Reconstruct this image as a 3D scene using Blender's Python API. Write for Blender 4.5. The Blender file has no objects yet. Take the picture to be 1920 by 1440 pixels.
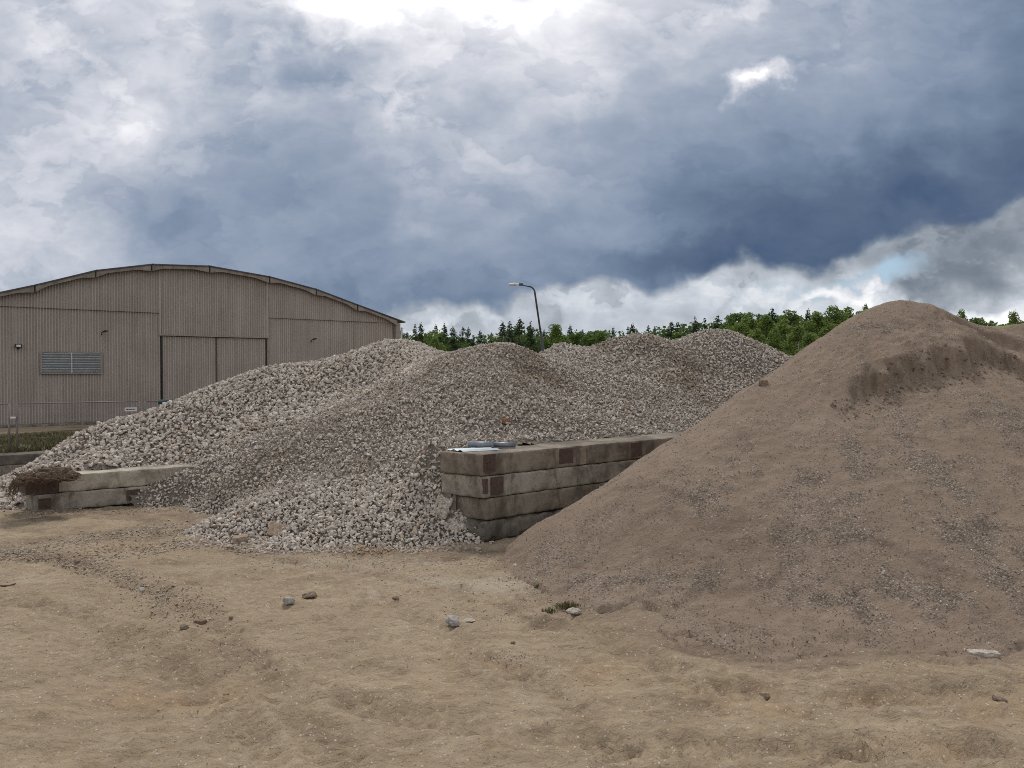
import bpy, bmesh, math, random
import numpy as np
from mathutils import Vector, Matrix, noise as mnoise

random.seed(7)
RNG = np.random.default_rng(11)
C = bpy.context.scene.collection
SC = bpy.context.scene

# ------------------------------------------------------------------ camera
F = 1464.0
CAMH = 2.1
PITCH = math.atan(25 / F)
cam_d = bpy.data.cameras.new('camera')
cam = bpy.data.objects.new('camera', cam_d)
C.objects.link(cam)
cam.location = (0, 0, CAMH)
cam.rotation_euler = (math.pi / 2 - PITCH, 0, 0)
cam_d.sensor_width = 36
cam_d.lens = 36 * F / 1920
cam_d.clip_start = 0.05
cam_d.clip_end = 20000
SC.camera = cam
SC.view_settings.view_transform = 'Standard'
SC.view_settings.look = 'None'
SC.view_settings.exposure = 0.0
SC.view_settings.gamma = 1.0
SC.cycles.pixel_filter_type = 'BLACKMAN_HARRIS'
SC.cycles.filter_width = 1.0
SC.cycles.use_denoising = False

SUN_EL = math.radians(54)
SUN_AZ = math.radians(-6)      # from +Y, positive towards +X


def ray(px, py):
    a = (px - 960) / F
    b = (720 - py) / F
    return np.array([a, math.cos(PITCH) + b * math.sin(PITCH), -math.sin(PITCH) + b * math.cos(PITCH)])


def G(px, py, Y):
    d = ray(px, py)
    return np.array([0, 0, CAMH]) + d * (Y / d[1])


def T(px, py, z=0.0):
    d = ray(px, py)
    return np.array([0, 0, CAMH]) + d * ((z - CAMH) / d[2])


def to_px(X, Y, Z):
    zz = Z - CAMH
    dep = Y * math.cos(PITCH) - zz * math.sin(PITCH)
    up = Y * math.sin(PITCH) + zz * math.cos(PITCH)
    return 960 + F * X / dep, 720 - F * up / dep


# ------------------------------------------------------------------ node helper
class NT:
    def __init__(s, tree):
        s.t = tree
        s.n = tree.nodes
        s.l = tree.links

    def put(s, sock, v):
        if v is None:
            return
        if isinstance(v, bpy.types.NodeSocket):
            s.l.new(v, sock)
        else:
            if isinstance(v, (tuple, list)) and len(v) == 3 and sock.type == 'RGBA':
                v = (*v, 1)
            sock.default_value = v

    def math(s, op, a, b=None, c=None, clamp=False):
        n = s.n.new('ShaderNodeMath')
        n.operation = op
        n.use_clamp = clamp
        for i, v in enumerate((a, b, c)):
            s.put(n.inputs[i], v)
        return n.outputs[0]

    def vmath(s, op, a, b=None, scale=None):
        n = s.n.new('ShaderNodeVectorMath')
        n.operation = op
        s.put(n.inputs[0], a)
        if b is not None:
            s.put(n.inputs[1], b)
        if scale is not None:
            s.put(n.inputs['Scale'], scale)
        return n.outputs[0]

    def noise(s, vec, scale, detail=4, rough=.55, dist=0.0, color=False, kind='FBM'):
        n = s.n.new('ShaderNodeTexNoise')
        n.noise_type = kind
        n.inputs['Scale'].default_value = scale
        n.inputs['Detail'].default_value = detail
        n.inputs['Roughness'].default_value = rough
        n.inputs['Distortion'].default_value = dist
        if vec is not None:
            s.l.new(vec, n.inputs['Vector'])
        return n.outputs[1] if color else n.outputs[0]

    def voro(s, vec, scale, feature='F1', out='Distance', rand=1.0):
        n = s.n.new('ShaderNodeTexVoronoi')
        n.feature = feature
        n.inputs['Scale'].default_value = scale
        n.inputs['Randomness'].default_value = rand
        if vec is not None:
            s.l.new(vec, n.inputs['Vector'])
        return n.outputs[out]

    def mrange(s, v, a, b, c=0.0, d=1.0, smooth=True):
        n = s.n.new('ShaderNodeMapRange')
        n.interpolation_type = 'SMOOTHSTEP' if smooth else 'LINEAR'
        s.put(n.inputs[0], v)
        for i, q in enumerate((a, b, c, d)):
            s.put(n.inputs[i + 1], q)
        return n.outputs[0]

    def mix(s, f, a, b, blend='MIX'):
        n = s.n.new('ShaderNodeMix')
        n.data_type = 'RGBA'
        n.blend_type = blend
        s.put(n.inputs[0], f)
        s.put(n.inputs[6], a)
        s.put(n.inputs[7], b)
        return n.outputs[2]

    def fmix(s, f, a, b):
        n = s.n.new('ShaderNodeMix')
        n.data_type = 'FLOAT'
        s.put(n.inputs[0], f)
        s.put(n.inputs[2], a)
        s.put(n.inputs[3], b)
        return n.outputs[0]

    def ramp(s, v, stops, interp='LINEAR'):
        n = s.n.new('ShaderNodeValToRGB')
        n.color_ramp.interpolation = interp
        e = n.color_ramp.elements
        while len(e) > 1:
            e.remove(e[-1])
        e[0].position = stops[0][0]
        e[0].color = (*stops[0][1], 1)
        for p, c in stops[1:]:
            k = e.new(p)
            k.color = (*c, 1)
        s.l.new(v, n.inputs[0])
        return n.outputs[0]

    def curve(s, v, pts):
        n = s.n.new('ShaderNodeFloatCurve')
        c = n.mapping.curves[0]
        n.mapping.use_clip = False
        p = sorted(pts)
        c.points[0].location = p[0]
        c.points[1].location = p[-1]
        for q in p[1:-1]:
            c.points.new(*q)
        for q in c.points:
            q.handle_type = 'AUTO_CLAMPED'
        n.mapping.update()
        s.l.new(v, n.inputs['Value'])
        return n.outputs[0]

    def attr(s, name):
        n = s.n.new('ShaderNodeAttribute')
        n.attribute_name = name
        return n.outputs['Fac']

    def pos(s):
        return s.n.new('ShaderNodeNewGeometry').outputs['Position']

    def obj(s):
        return s.n.new('ShaderNodeTexCoord').outputs['Object']

    def sep(s, v):
        n = s.n.new('ShaderNodeSeparateXYZ')
        s.l.new(v, n.inputs[0])
        return n.outputs

    def comb(s, x, y, z):
        n = s.n.new('ShaderNodeCombineXYZ')
        s.put(n.inputs[0], x)
        s.put(n.inputs[1], y)
        s.put(n.inputs[2], z)
        return n.outputs[0]

    def bump(s, h, strength=.5, dist=.02, normal=None):
        n = s.n.new('ShaderNodeBump')
        n.inputs['Strength'].default_value = strength
        n.inputs['Distance'].default_value = dist
        s.l.new(h, n.inputs['Height'])
        if normal is not None:
            s.l.new(normal, n.inputs['Normal'])
        return n.outputs[0]


def srgb(r, g, b):
    def f(c):
        c /= 255.0
        return c / 12.92 if c <= .04045 else ((c + .055) / 1.055) ** 2.4
    return (f(r), f(g), f(b))


# ------------------------------------------------------------------ world: storm clouds over a Nishita sky
world = bpy.data.worlds.new('World')
SC.world = world
world.use_nodes = True
W = NT(world.node_tree)
W.n.clear()
wout = W.n.new('ShaderNodeOutputWorld')
bg = W.n.new('ShaderNodeBackground')
SKY_STRENGTH = 0.1
bg.inputs['Strength'].default_value = SKY_STRENGTH
W.l.new(bg.outputs[0], wout.inputs[0])
sky = W.n.new('ShaderNodeTexSky')
sky.sky_type = 'NISHITA'
sky.sun_disc = False
sky.sun_elevation = SUN_EL
sky.sun_rotation = SUN_AZ
dirv = W.n.new('ShaderNodeTexCoord').outputs['Generated']
dx, dy, dz = W.sep(dirv)
ysafe = W.math('MAXIMUM', dy, .18)
u0 = W.math('DIVIDE', dx, ysafe)
v0 = W.math('DIVIDE', dz, ysafe)
uv0 = W.comb(u0, v0, 0.0)
# domain warp: large billows and finer curls (noise in direction space)
w1 = W.noise(uv0, 3.2, 3, .5, color=True)
w2 = W.noise(uv0, 11.0, 4, .55, color=True)
w1 = W.vmath('SCALE', W.vmath('SUBTRACT', w1, (.5, .5, .5)), scale=.17)
w2 = W.vmath('SCALE', W.vmath('SUBTRACT', w2, (.5, .5, .5)), scale=.06)
w3 = W.noise(uv0, 34.0, 5, .62, color=True)
w3 = W.vmath('SCALE', W.vmath('SUBTRACT', w3, (.5, .5, .5)), scale=.05)
uvw = W.vmath('ADD', W.vmath('ADD', uv0, w1), w2)
uu, vv, _ = W.sep(uvw)
A = W.math('ADD', W.math('MULTIPLY', uu, F / 2720), 1360 / 2720, clamp=True)     # (px+400)/2720


def ax(px):
    return (px + 400) / 2720


def vy(py):
    return (695 - py) / F


cols = [-300, 0, 200, 400, 600, 800, 1000, 1200, 1400, 1600, 1800, 1920, 2250]
rows = [(560, [.74, .76, .72, .55, .50, .50, .52, .52, .42, .40, .42, .44, .44]),
        (480, [.76, .79, .75, .57, .54, .56, .53, .46, .39, .37, .40, .44, .47]),
        (400, [.76, .78, .70, .58, .57, .63, .60, .53, .43, .39, .39, .42, .46]),
        (300, [.72, .74, .74, .63, .61, .70, .69, .63, .53, .50, .43, .40, .42]),
        (200, [.74, .74, .78, .73, .71, .76, .77, .70, .62, .59, .51, .44, .42]),
        (100, [.74, .75, .78, .78, .77, .81, .85, .77, .70, .65, .54, .47, .45]),
        (-10, [.74, .76, .82, .85, .97, 1.0, .99, .84, .76, .66, .57, .50, .48]),
        (-300, [.72, .74, .80, .88, .98, 1.0, .98, .88, .78, .70, .62, .58, .56])]
s_hi = None
prev = None
for py, vals in rows:
    cv = W.curve(A, [(ax(c), v) for c, v in zip(cols, vals)])
    if s_hi is None:
        s_hi = cv
    else:
        f = W.mrange(vv, vy(prev), vy(py))
        s_hi = W.fmix(f, s_hi, cv)
    prev = py
lows = [(620, [.72, .72, .72, .74, .76, .78, .76, .76, .80, .90, .84, .88, .86]),
        (570, [.70, .70, .70, .72, .73, .73, .71, .73, .80, .92, .66, .82, .84]),
        (530, [.70, .70, .70, .70, .72, .73, .69, .72, .77, .78, .52, .72, .76]),
        (480, [.70, .70, .70, .70, .70, .70, .70, .72, .68, .58, .54, .58, .60])]
s_lo = None
for py, vals in lows:
    cv = W.curve(A, [(ax(c), v) for c, v in zip(cols, vals)])
    s_lo = cv if s_lo is None else W.fmix(W.mrange(vv, vy(prev), vy(py)), s_lo, cv)
    prev = py
# lower edge of the storm bank as a curve of bearing
edge = [(-300, 800), (600, 800), (680, 620), (760, 590), (860, 572), (1000, 550), (1100, 541), (1210, 537), (1270, 510),
        (1330, 478), (1385, 468), (1440, 494), (1510, 506), (1580, 492), (1650, 470), (1740, 448), (1830, 412),
        (1920, 375), (2250, 330)]
ed = W.curve(A, [(ax(x), 1 - y / 1000) for x, y in edge])
ed = W.math('ADD', W.math('MULTIPLY', ed, 1000 / F), (695 - 1000) / F)
en = W.noise(uv0, 16, 5, .6)
ed = W.math('ADD', ed, W.math('MULTIPLY', W.math('SUBTRACT', en, .5), .026))
f_edge = W.mrange(W.math('SUBTRACT', vv, ed), -.004, .016)
# soft turbulence inside the bank, crisper cauliflower relief in the low clouds
tb1 = W.noise(uv0, 5.5, 7, .52, .25)
tb2 = W.noise(W.vmath('MULTIPLY', uv0, (1.0, 1.9, 1.0)), 13, 8, .58, .4)
bil = W.voro(W.vmath('ADD', uvw, W.vmath('SCALE', w2, scale=.8)), 26, 'SMOOTH_F1')
s_hi = W.math('ADD', s_hi, W.math('MULTIPLY', W.math('SUBTRACT', tb1, .5), .17))
s_hi = W.math('ADD', s_hi, W.math('MULTIPLY', W.math('SUBTRACT', tb2, .5), W.mrange(s_hi, .45, .9, .11, .28)))
s_lo = W.math('ADD', s_lo, W.math('MULTIPLY', W.math('SUBTRACT', tb2, .5), .28))
s_lo = W.math('ADD', s_lo, W.math('MULTIPLY', W.math('SUBTRACT', .42, bil), .16))


def shelves(scale, stretch, n, seed):
    """overlapping cloud sheets: soft on one side, a curled edge on the other"""
    q = W.noise(W.vmath('ADD', W.vmath('MULTIPLY', W.vmath('ADD', uv0, w2), (1.0, stretch, 1.0)), (seed, seed * .7, 0)), scale, 7, .58, .15)
    t = W.math('FRACT', W.math('MULTIPLY', q, n))
    return W.math('SUBTRACT', W.curve(t, [(0, .12), (.3, .28), (.6, .55), (.80, .88), (.88, .8), (1.0, .12)]), .5)


sh1 = shelves(3.0, 1.5, 4.0, 2.3)
sh2 = shelves(6.5, 1.7, 3.5, 7.7)
amp = W.mrange(s_hi, .42, .80, .018, .085)
s_hi = W.math('ADD', s_hi, W.math('MULTIPLY', sh1, amp))
s_hi = W.math('ADD', s_hi, W.math('MULTIPLY', sh2, W.math('MULTIPLY', amp, .7)))
s_lo = W.math('ADD', s_lo, W.math('MULTIPLY', W.math('ADD', sh2, sh1), .12))


def lobe(cx, cy, rx, ry, rot, sharp0=0.0, sharp1=1.0, src=None):
    m = W.n.new('ShaderNodeMapping')
    m.vector_type = 'TEXTURE'
    m.inputs['Location'].default_value = ((cx - 960) / F, (695 - cy) / F, 0)
    m.inputs['Rotation'].default_value = (0, 0, math.radians(rot))
    m.inputs['Scale'].default_value = (rx / F, ry / F, 1)
    W.l.new(src if src is not None else uvw, m.inputs['Vector'])
    g = W.n.new('ShaderNodeTexGradient')
    g.gradient_type = 'SPHERICAL'
    W.l.new(m.outputs[0], g.inputs[0])
    return W.mrange(g.outputs['Fac'], sharp0, sharp1)


uvf = W.vmath('ADD', W.vmath('ADD', uv0, W.vmath('SCALE', w2, scale=2.0)), W.vmath('ADD', w3, W.vmath('SCALE', w1, scale=.3)))
for cx, cy, rx, ry, rot, amp, a0, a1 in (
        (1420, 155, 95, 46, 12, .34, .0, 1), (770, 190, 34, 70, -12, .10, .0, 1.0), (105, 105, 80, 90, 20, .05, 0, 1.0),
        (270, 225, 190, 110, 10, .07, 0, 1.0), (640, 30, 120, 70, 0, .14, .0, 1), (960, 60, 230, 90, 10, .07, .0, 1),
        (590, 130, 170, 70, 0, -.12, 0, .9), (300, 400, 140, 60, 0, -.05, 0, .8), (140, 430, 190, 90, 0, .05, 0, 1),
        (770, 420, 70, 70, 0, .04, 0, .8), (1130, 460, 130, 80, 0, .03, 0, .8), (1400, 20, 60, 30, 0, .10, 0, .8),
        (1060, 220, 70, 70, 10, .04, 0, 1), (1250, 480, 260, 55, 6, -.05, 0, .8), (1680, 330, 230, 60, -14, -.05, 0, .9)):
    s_hi = W.math('ADD', s_hi, W.math('MULTIPLY', lobe(cx, cy, rx, ry, rot, a0, a1, uvf), amp))
for cx, cy, rx, ry, rot, amp, a0, a1 in (
        (1420, 562, 90, 26, 8, .12, .05, .9), (1540, 560, 80, 26, 0, .14, .05, .9), (1640, 548, 56, 34, 40, .18, .05, .9),
        (1720, 545, 90, 46, -10, -.14, 0, .8), (1850, 590, 90, 40, 0, .12, .1, .6), (860, 585, 90, 22, 0, .08, .1, .6)):
    s_lo = W.math('ADD', s_lo, W.math('MULTIPLY', lobe(cx, cy, rx, ry, rot, a0, a1, uvf), amp))
tone = W.fmix(f_edge, s_lo, s_hi)
# the open, brighter half of the sky behind the viewer
back = W.mrange(dy, .22, -.25)
tone = W.fmix(back, tone, W.math('ADD', .92, W.math('MULTIPLY', W.math('SUBTRACT', W.noise(dirv, 2.5, 6, .6), .5), .30)))
f_edge = W.fmix(back, f_edge, 0.0)
STORM = [(0.0, srgb(52, 66, 92)), (.34, srgb(74, 94, 124)), (.42, srgb(94, 111, 137)), (.50, srgb(116, 134, 158)), (.56, srgb(136, 151, 173)),
         (.64, srgb(155, 167, 186)), (.72, srgb(180, 188, 202)), (.80, srgb(205, 209, 219)), (.88, srgb(227, 228, 235)),
         (.95, srgb(246, 247, 252)), (1.0, (1.15, 1.15, 1.18))]
cloud = W.ramp(tone, STORM)
greyc = W.ramp(tone, [(0.3, srgb(95, 105, 118)), (.5, srgb(128, 138, 150)), (.62, srgb(158, 166, 176)), (.76, srgb(196, 203, 212)),
                      (.88, srgb(226, 230, 236)), (1.0, (1.0, 1.0, 1.0))])
cloud = W.mix(f_edge, greyc, cloud)
# clear gap between storm bank and the low cumulus
gap = lobe(1550, 530, 210, 38, 6, .0, .35)
gap = W.math('MULTIPLY', gap, W.mrange(W.math('SUBTRACT', ed, vv), 0.006, .03))
gap = W.math('MULTIPLY', gap, W.mrange(tone, .86, .66))
cl10 = W.vmath('SCALE', cloud, scale=1 / SKY_STRENGTH)
skyc = W.mix(.6, sky.outputs[0], W.vmath('SCALE', W.comb(*srgb(158, 188, 214)), scale=1 / SKY_STRENGTH))
W.put(bg.inputs['Color'], W.mix(gap, cl10, skyc))
world.cycles.sampling_method = 'MANUAL'
world.cycles.sample_map_resolution = 512

sun_d = bpy.data.lights.new('sun', 'SUN')
sun_d.energy = 2.6
sun_d.angle = math.radians(11)
sun_d.color = (1.0, .95, .88)
sun = bpy.data.objects.new('sun', sun_d)
C.objects.link(sun)
sv = Vector((math.sin(SUN_AZ) * math.cos(SUN_EL), math.cos(SUN_AZ) * math.cos(SUN_EL), math.sin(SUN_EL)))
sun.rotation_euler = sv.to_track_quat('Z', 'Y').to_euler()


# ------------------------------------------------------------------ helpers
def tag(o, label=None, cat=None, group=None, kind=None):
    if label:
        o['label'] = label
    if cat:
        o['category'] = cat
    if group:
        o['group'] = group
    if kind:
        o['kind'] = kind
    return o


def empty(name, loc, label=None, cat=None, group=None, rz=0):
    o = bpy.data.objects.new(name, None)
    o.empty_display_size = .2
    C.objects.link(o)
    o.location = loc
    o.rotation_euler = (0, 0, rz)
    return tag(o, label, cat, group)


def mesh_np(name, verts, faces, mats, parent=None, smooth=False, attrs=None, matidx=None):
    """verts (n,3) array, faces list of (k, m) int arrays with m corners"""
    if isinstance(faces, np.ndarray):
        faces = [faces]
    me = bpy.data.meshes.new(name)
    verts = np.ascontiguousarray(verts, np.float32)
    me.vertices.add(len(verts))
    me.vertices.foreach_set('co', verts.ravel())
    loops = np.concatenate([f.ravel() for f in faces]).astype(np.int32)
    tot = np.concatenate([np.full(len(f), f.shape[1], np.int32) for f in faces])
    st = np.concatenate([[0], np.cumsum(tot)[:-1]]).astype(np.int32)
    me.loops.add(len(loops))
    me.loops.foreach_set('vertex_index', loops)
    me.polygons.add(len(tot))
    me.polygons.foreach_set('loop_start', st)
    me.polygons.foreach_set('loop_total', tot)
    if matidx is not None:
        me.polygons.foreach_set('material_index', matidx.astype(np.int32))
    if smooth is True:
        me.polygons.foreach_set('use_smooth', np.ones(len(tot), bool))
    elif isinstance(smooth, np.ndarray):
        me.polygons.foreach_set('use_smooth', smooth)
    else:
        me.polygons.foreach_set('use_smooth', np.zeros(len(tot), bool))
    me.update(calc_edges=True)
    me.validate()
    for k, a in (attrs or {}).items():
        at = me.attributes.new(k, 'FLOAT', 'POINT')
        at.data.foreach_set('value', np.ascontiguousarray(a, np.float32))
    for m in (mats if isinstance(mats, (list, tuple)) else [mats]):
        me.materials.append(m)
    o = bpy.data.objects.new(name, me)
    C.objects.link(o)
    if parent:
        o.parent = parent
    return o


class MB:
    """mesh builder for boxes, tubes and free polygons"""
    def __init__(s):
        s.v = []
        s.f = []

    def quad_box(s, p):          # 8 points: 4 bottom (ccw), 4 top
        n = len(s.v)
        s.v += [tuple(q) for q in p]
        s.f += [[n + i for i in q] for q in ((3, 2, 1, 0), (4, 5, 6, 7), (0, 1, 5, 4), (1, 2, 6, 5), (2, 3, 7, 6), (3, 0, 4, 7))]
        return s

    def box(s, x0, x1, y0, y1, z0, z1, M=None):
        p = [Vector(q) for q in ((x0, y0, z0), (x1, y0, z0), (x1, y1, z0), (x0, y1, z0), (x0, y0, z1), (x1, y0, z1), (x1, y1, z1), (x0, y1, z1))]
        if M is not None:
            p = [M @ q for q in p]
        return s.quad_box(p)

    def tube(s, pts, rad, n=8, cap=True, squash=1.0):
        pts = [Vector(p) for p in pts]
        if not isinstance(rad, (list, tuple)):
            rad = [rad] * len(pts)
        base = len(s.v)
        up = Vector((0, 0, 1))
        for i, p in enumerate(pts):
            d = (pts[min(i + 1, len(pts) - 1)] - pts[max(i - 1, 0)]).normalized()
            ref = up if abs(d.z) < .9 else Vector((1, 0, 0))
            a = d.cross(ref).normalized()
            b = d.cross(a).normalized()
            for k in range(n):
                t = 2 * math.pi * k / n
                s.v.append(tuple(p + rad[i] * (a * math.cos(t) + b * math.sin(t) * squash)))
        for i in range(len(pts) - 1):
            for k in range(n):
                a0 = base + i * n + k
                a1 = base + i * n + (k + 1) % n
                s.f.append([a0, a1, a1 + n, a0 + n])
        if cap:
            s.f.append([base + k for k in range(n)][::-1])
            s.f.append([base + (len(pts) - 1) * n + k for k in range(n)])
        return s

    def poly(s, pts):
        n = len(s.v)
        s.v += [tuple(p) for p in pts]
        s.f.append(list(range(n, n + len(pts))))
        return s

    def build(s, name, mat, parent=None, smooth=False, bevel=0, fixn=True):
        me = bpy.data.meshes.new(name)
        me.from_pydata(s.v, [], s.f)
        if fixn or bevel:
            bm = bmesh.new()
            bm.from_mesh(me)
            bmesh.ops.recalc_face_normals(bm, faces=bm.faces)
            if bevel:
                bmesh.ops.bevel(bm, geom=list(bm.edges), offset=bevel, segments=2, profile=.6, affect='EDGES')
            bm.to_mesh(me)
            bm.free()
        me.polygons.foreach_set('use_smooth', [smooth] * len(me.polygons))
        for m in (mat if isinstance(mat, (list, tuple)) else [mat]):
            me.materials.append(m)
        o = bpy.data.objects.new(name, me)
        C.objects.link(o)
        if parent:
            o.parent = parent
        return o


# numpy gradient noise -----------------------------------------------------
_perm = np.random.default_rng(5).permutation(512).astype(np.int64)
_g = np.random.default_rng(6).normal(size=(512, 2))
_g /= np.linalg.norm(_g, axis=1)[:, None]


def perlin(x, y):
    xi = np.floor(x).astype(np.int64)
    yi = np.floor(y).astype(np.int64)
    xf = x - xi
    yf = y - yi

    def h(a, b):
        return _g[_perm[(_perm[a & 511] + b) & 511]]

    def dot(g, a, b):
        return g[..., 0] * a + g[..., 1] * b
    u = xf ** 3 * (xf * (xf * 6 - 15) + 10)
    v = yf ** 3 * (yf * (yf * 6 - 15) + 10)
    n00 = dot(h(xi, yi), xf, yf)
    n10 = dot(h(xi + 1, yi), xf - 1, yf)
    n01 = dot(h(xi, yi + 1), xf, yf - 1)
    n11 = dot(h(xi + 1, yi + 1), xf - 1, yf - 1)
    a = n00 + u * (n10 - n00)
    b = n01 + u * (n11 - n01)
    return (a + v * (b - a)) * 1.5


def fbm(x, y, scale, octv=4, gain=.5, seed=0):
    s = 0
    amp = 1
    x = np.asarray(x, float) * scale + seed * 17.31
    y = np.asarray(y, float) * scale + seed * 9.17
    for i in range(octv):
        s = s + amp * perlin(x, y)
        x = x * 2.03 + 11.7
        y = y * 2.03 - 5.1
        amp *= gain
    return s


def sstep(a, b, x):
    t = np.clip((x - a) / (b - a), 0, 1)
    return t * t * (3 - 2 * t)


class TPS:
    def __init__(s, pts, lam=.02):
        P = np.array(pts, float)
        s.c = P[:, :2]
        n = len(P)
        K = s.phi(np.linalg.norm(s.c[:, None] - s.c[None], axis=2)) + lam * np.eye(n)
        Q = np.c_[np.ones(n), s.c]
        M = np.block([[K, Q], [Q.T, np.zeros((3, 3))]])
        s.w = np.linalg.solve(M, np.r_[P[:, 2], 0, 0, 0])

    @staticmethod
    def phi(r):
        return np.where(r > 1e-9, r * r * np.log(np.maximum(r, 1e-9)), 0)

    def __call__(s, x, y):
        sh = np.shape(x)
        x = np.ravel(x).astype(float)
        y = np.ravel(y).astype(float)
        out = s.w[-3] + s.w[-2] * x + s.w[-1] * y
        for i, (a, b) in enumerate(s.c):
            out = out + s.w[i] * s.phi(np.hypot(x - a, y - b))
        return out.reshape(sh)


# stone shapes: convex hulls of random points ------------------------------
def hull_shape(npts, flat, rng):
    p = rng.normal(size=(npts, 3))
    p /= np.linalg.norm(p, axis=1)[:, None]
    p *= rng.uniform(.82, 1.0, (npts, 1))
    p *= np.array([1.0, rng.uniform(.62, .95), rng.uniform(flat, flat + .3)])
    bm = bmesh.new()
    vs = [bm.verts.new(q) for q in p]
    bmesh.ops.convex_hull(bm, input=vs)
    loose = [v for v in bm.verts if not v.link_faces]
    bmesh.ops.delete(bm, geom=loose, context='VERTS')
    bmesh.ops.triangulate(bm, faces=bm.faces)
    bmesh.ops.recalc_face_normals(bm, faces=bm.faces)
    bm.verts.index_update()
    v = np.array([q.co[:] for q in bm.verts])
    f = np.array([[w.index for w in q.verts] for q in bm.faces])
    bm.free()
    return v, f


BIG = [hull_shape(16, .45, RNG) for _ in range(14)]
MED = [hull_shape(11, .42, RNG) for _ in range(12)]
TINY = [hull_shape(7, .5, RNG) for _ in range(8)]


def scatter_stones(pos, size, shapes, rng, tint=None, squash=1.0):
    """returns verts, tris, tint-per-vertex"""
    n = len(pos)
    q = rng.normal(size=(n, 4))
    q /= np.linalg.norm(q, axis=1)[:, None]
    w, x, y, z = q.T
    R = np.stack([1 - 2 * (y * y + z * z), 2 * (x * y - z * w), 2 * (x * z + y * w),
                  2 * (x * y + z * w), 1 - 2 * (x * x + z * z), 2 * (y * z - x * w),
                  2 * (x * z - y * w), 2 * (y * z + x * w), 1 - 2 * (x * x + y * y)], 1).reshape(n, 3, 3)
    pick = rng.integers(0, len(shapes), n)
    if tint is None:
        tint = rng.random(n)
    V, Fc, Tn = [], [], []
    off = 0
    for k, (sv_, sf) in enumerate(shapes):
        idx = np.nonzero(pick == k)[0]
        if not len(idx):
            continue
        v = np.einsum('nij,vj->nvi', R[idx], sv_) * size[idx][:, None, None]
        v[..., 2] *= squash
        v += pos[idx][:, None, :]
        V.append(v.reshape(-1, 3))
        fo = sf[None] + (np.arange(len(idx)) * len(sv_))[:, None, None] + off
        Fc.append(fo.reshape(-1, 3))
        Tn.append(np.repeat(tint[idx], len(sv_)))
        off += len(idx) * len(sv_)
    return np.concatenate(V), np.concatenate(Fc), np.concatenate(Tn)


def grid_faces(ny, nx, keep=None):
    i = np.arange(ny * nx).reshape(ny, nx)
    f = np.stack([i[:-1, :-1], i[:-1, 1:], i[1:, 1:], i[1:, :-1]], -1).reshape(-1, 4)
    if keep is not None:
        k = keep[:-1, :-1] | keep[:-1, 1:] | keep[1:, 1:] | keep[1:, :-1]
        f = f[k.ravel()]
    return f


def compact(v, f, attrs):
    used = np.unique(f)
    m = np.full(len(v), -1)
    m[used] = np.arange(len(used))
    return v[used], m[f], {k: a[used] for k, a in attrs.items()}


# ------------------------------------------------------------------ materials
def new_mat(name, rough=.9, spec=.25):
    m = bpy.data.materials.new(name)
    m.use_nodes = True
    n = NT(m.node_tree)
    b = n.n['Principled BSDF']
    b.inputs['Roughness'].default_value = rough
    b.inputs['Specular IOR Level'].default_value = spec
    return m, n, b


def mat_plain(name, col, rough=.8, metal=0.0, var=.15, scale=6.0, bump=.0, spec=.3):
    m, n, b = new_mat(name, rough, spec)
    p = n.obj()
    t = n.noise(p, scale, 5, .6)
    lo = tuple(c * (1 - var) for c in col)
    hi = tuple(min(1, c * (1 + var)) for c in col)
    n.put(b.inputs['Base Color'], n.ramp(t, [(.3, lo), (.7, hi)]))
    b.inputs['Metallic'].default_value = metal
    if bump:
        n.put(b.inputs['Normal'], n.bump(n.noise(p, scale * 5, 4), .5, bump))
    return m


def mat_stone(name, stops, dust, dust_amt=.3):
    """crushed stone; tint attribute picks the rock, noise adds dust and speckle"""
    m, n, b = new_mat(name, .92, .2)
    p = n.pos()
    t = n.attr('tint')
    col = n.ramp(t, stops)
    sp = n.noise(p, 60, 3, .6)
    col = n.mix(n.mrange(sp, .35, .7, 0, .5), col, n.mix(.5, col, (.55, .52, .48)))
    d = n.noise(p, .9, 4, .6)
    dm = n.math('MULTIPLY', n.mrange(d, .42, .66), n.attr('dust'))
    dm = n.math('MAXIMUM', dm, n.math('MULTIPLY', n.attr('dust'), dust_amt))
    col = n.mix(dm, col, dust)
    n.put(b.inputs['Base Color'], col)
    n.put(b.inputs['Normal'], n.bump(n.noise(p, 90, 3, .6), .35, .01))
    return m


GREYS = [(0, (.20, .170, .148)), (.12, (.275, .247, .22)), (.35, (.34, .31, .28)), (.6, (.40, .367, .335)), (.85, (.45, .413, .378)),
         (.95, (.50, .46, .42)), (.96, (.34, .265, .21)), (.985, (.39, .315, .235)), (.994, (.27, .165, .13)), (1, (.28, .18, .14))]
GREYS = [(p_, (min(1, c_[0] * 1.14), min(1, c_[1] * 1.11), c_[2] * 1.06)) for p_, c_ in GREYS]
M_RUBBLE = mat_stone('rubble_stone', GREYS, (.30, .235, .18), .15)
M_GRAVEL = mat_stone('crushed_gravel', [(p_, tuple(c * .97 for c in c_)) for p_, c_ in GREYS], (.26, .208, .158), .3)
M_STREWN = mat_stone('strewn_chips', [(p_, (c_[0] * .76, c_[1] * .75, c_[2] * .73)) for p_, c_ in GREYS], (.30, .225, .16), .45)


def mat_core(name, a, bcol):
    m, n, b = new_mat(name, .95, .1)
    p = n.pos()
    col = n.mix(n.noise(p, 14, 5, .7), a, bcol)
    n.put(b.inputs['Base Color'], col)
    n.put(b.inputs['Normal'], n.bump(n.voro(p, 22), .8, .04))
    return m


M_CORE = mat_core('heap_core', (.105, .088, .073), (.21, .177, .148))


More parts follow.
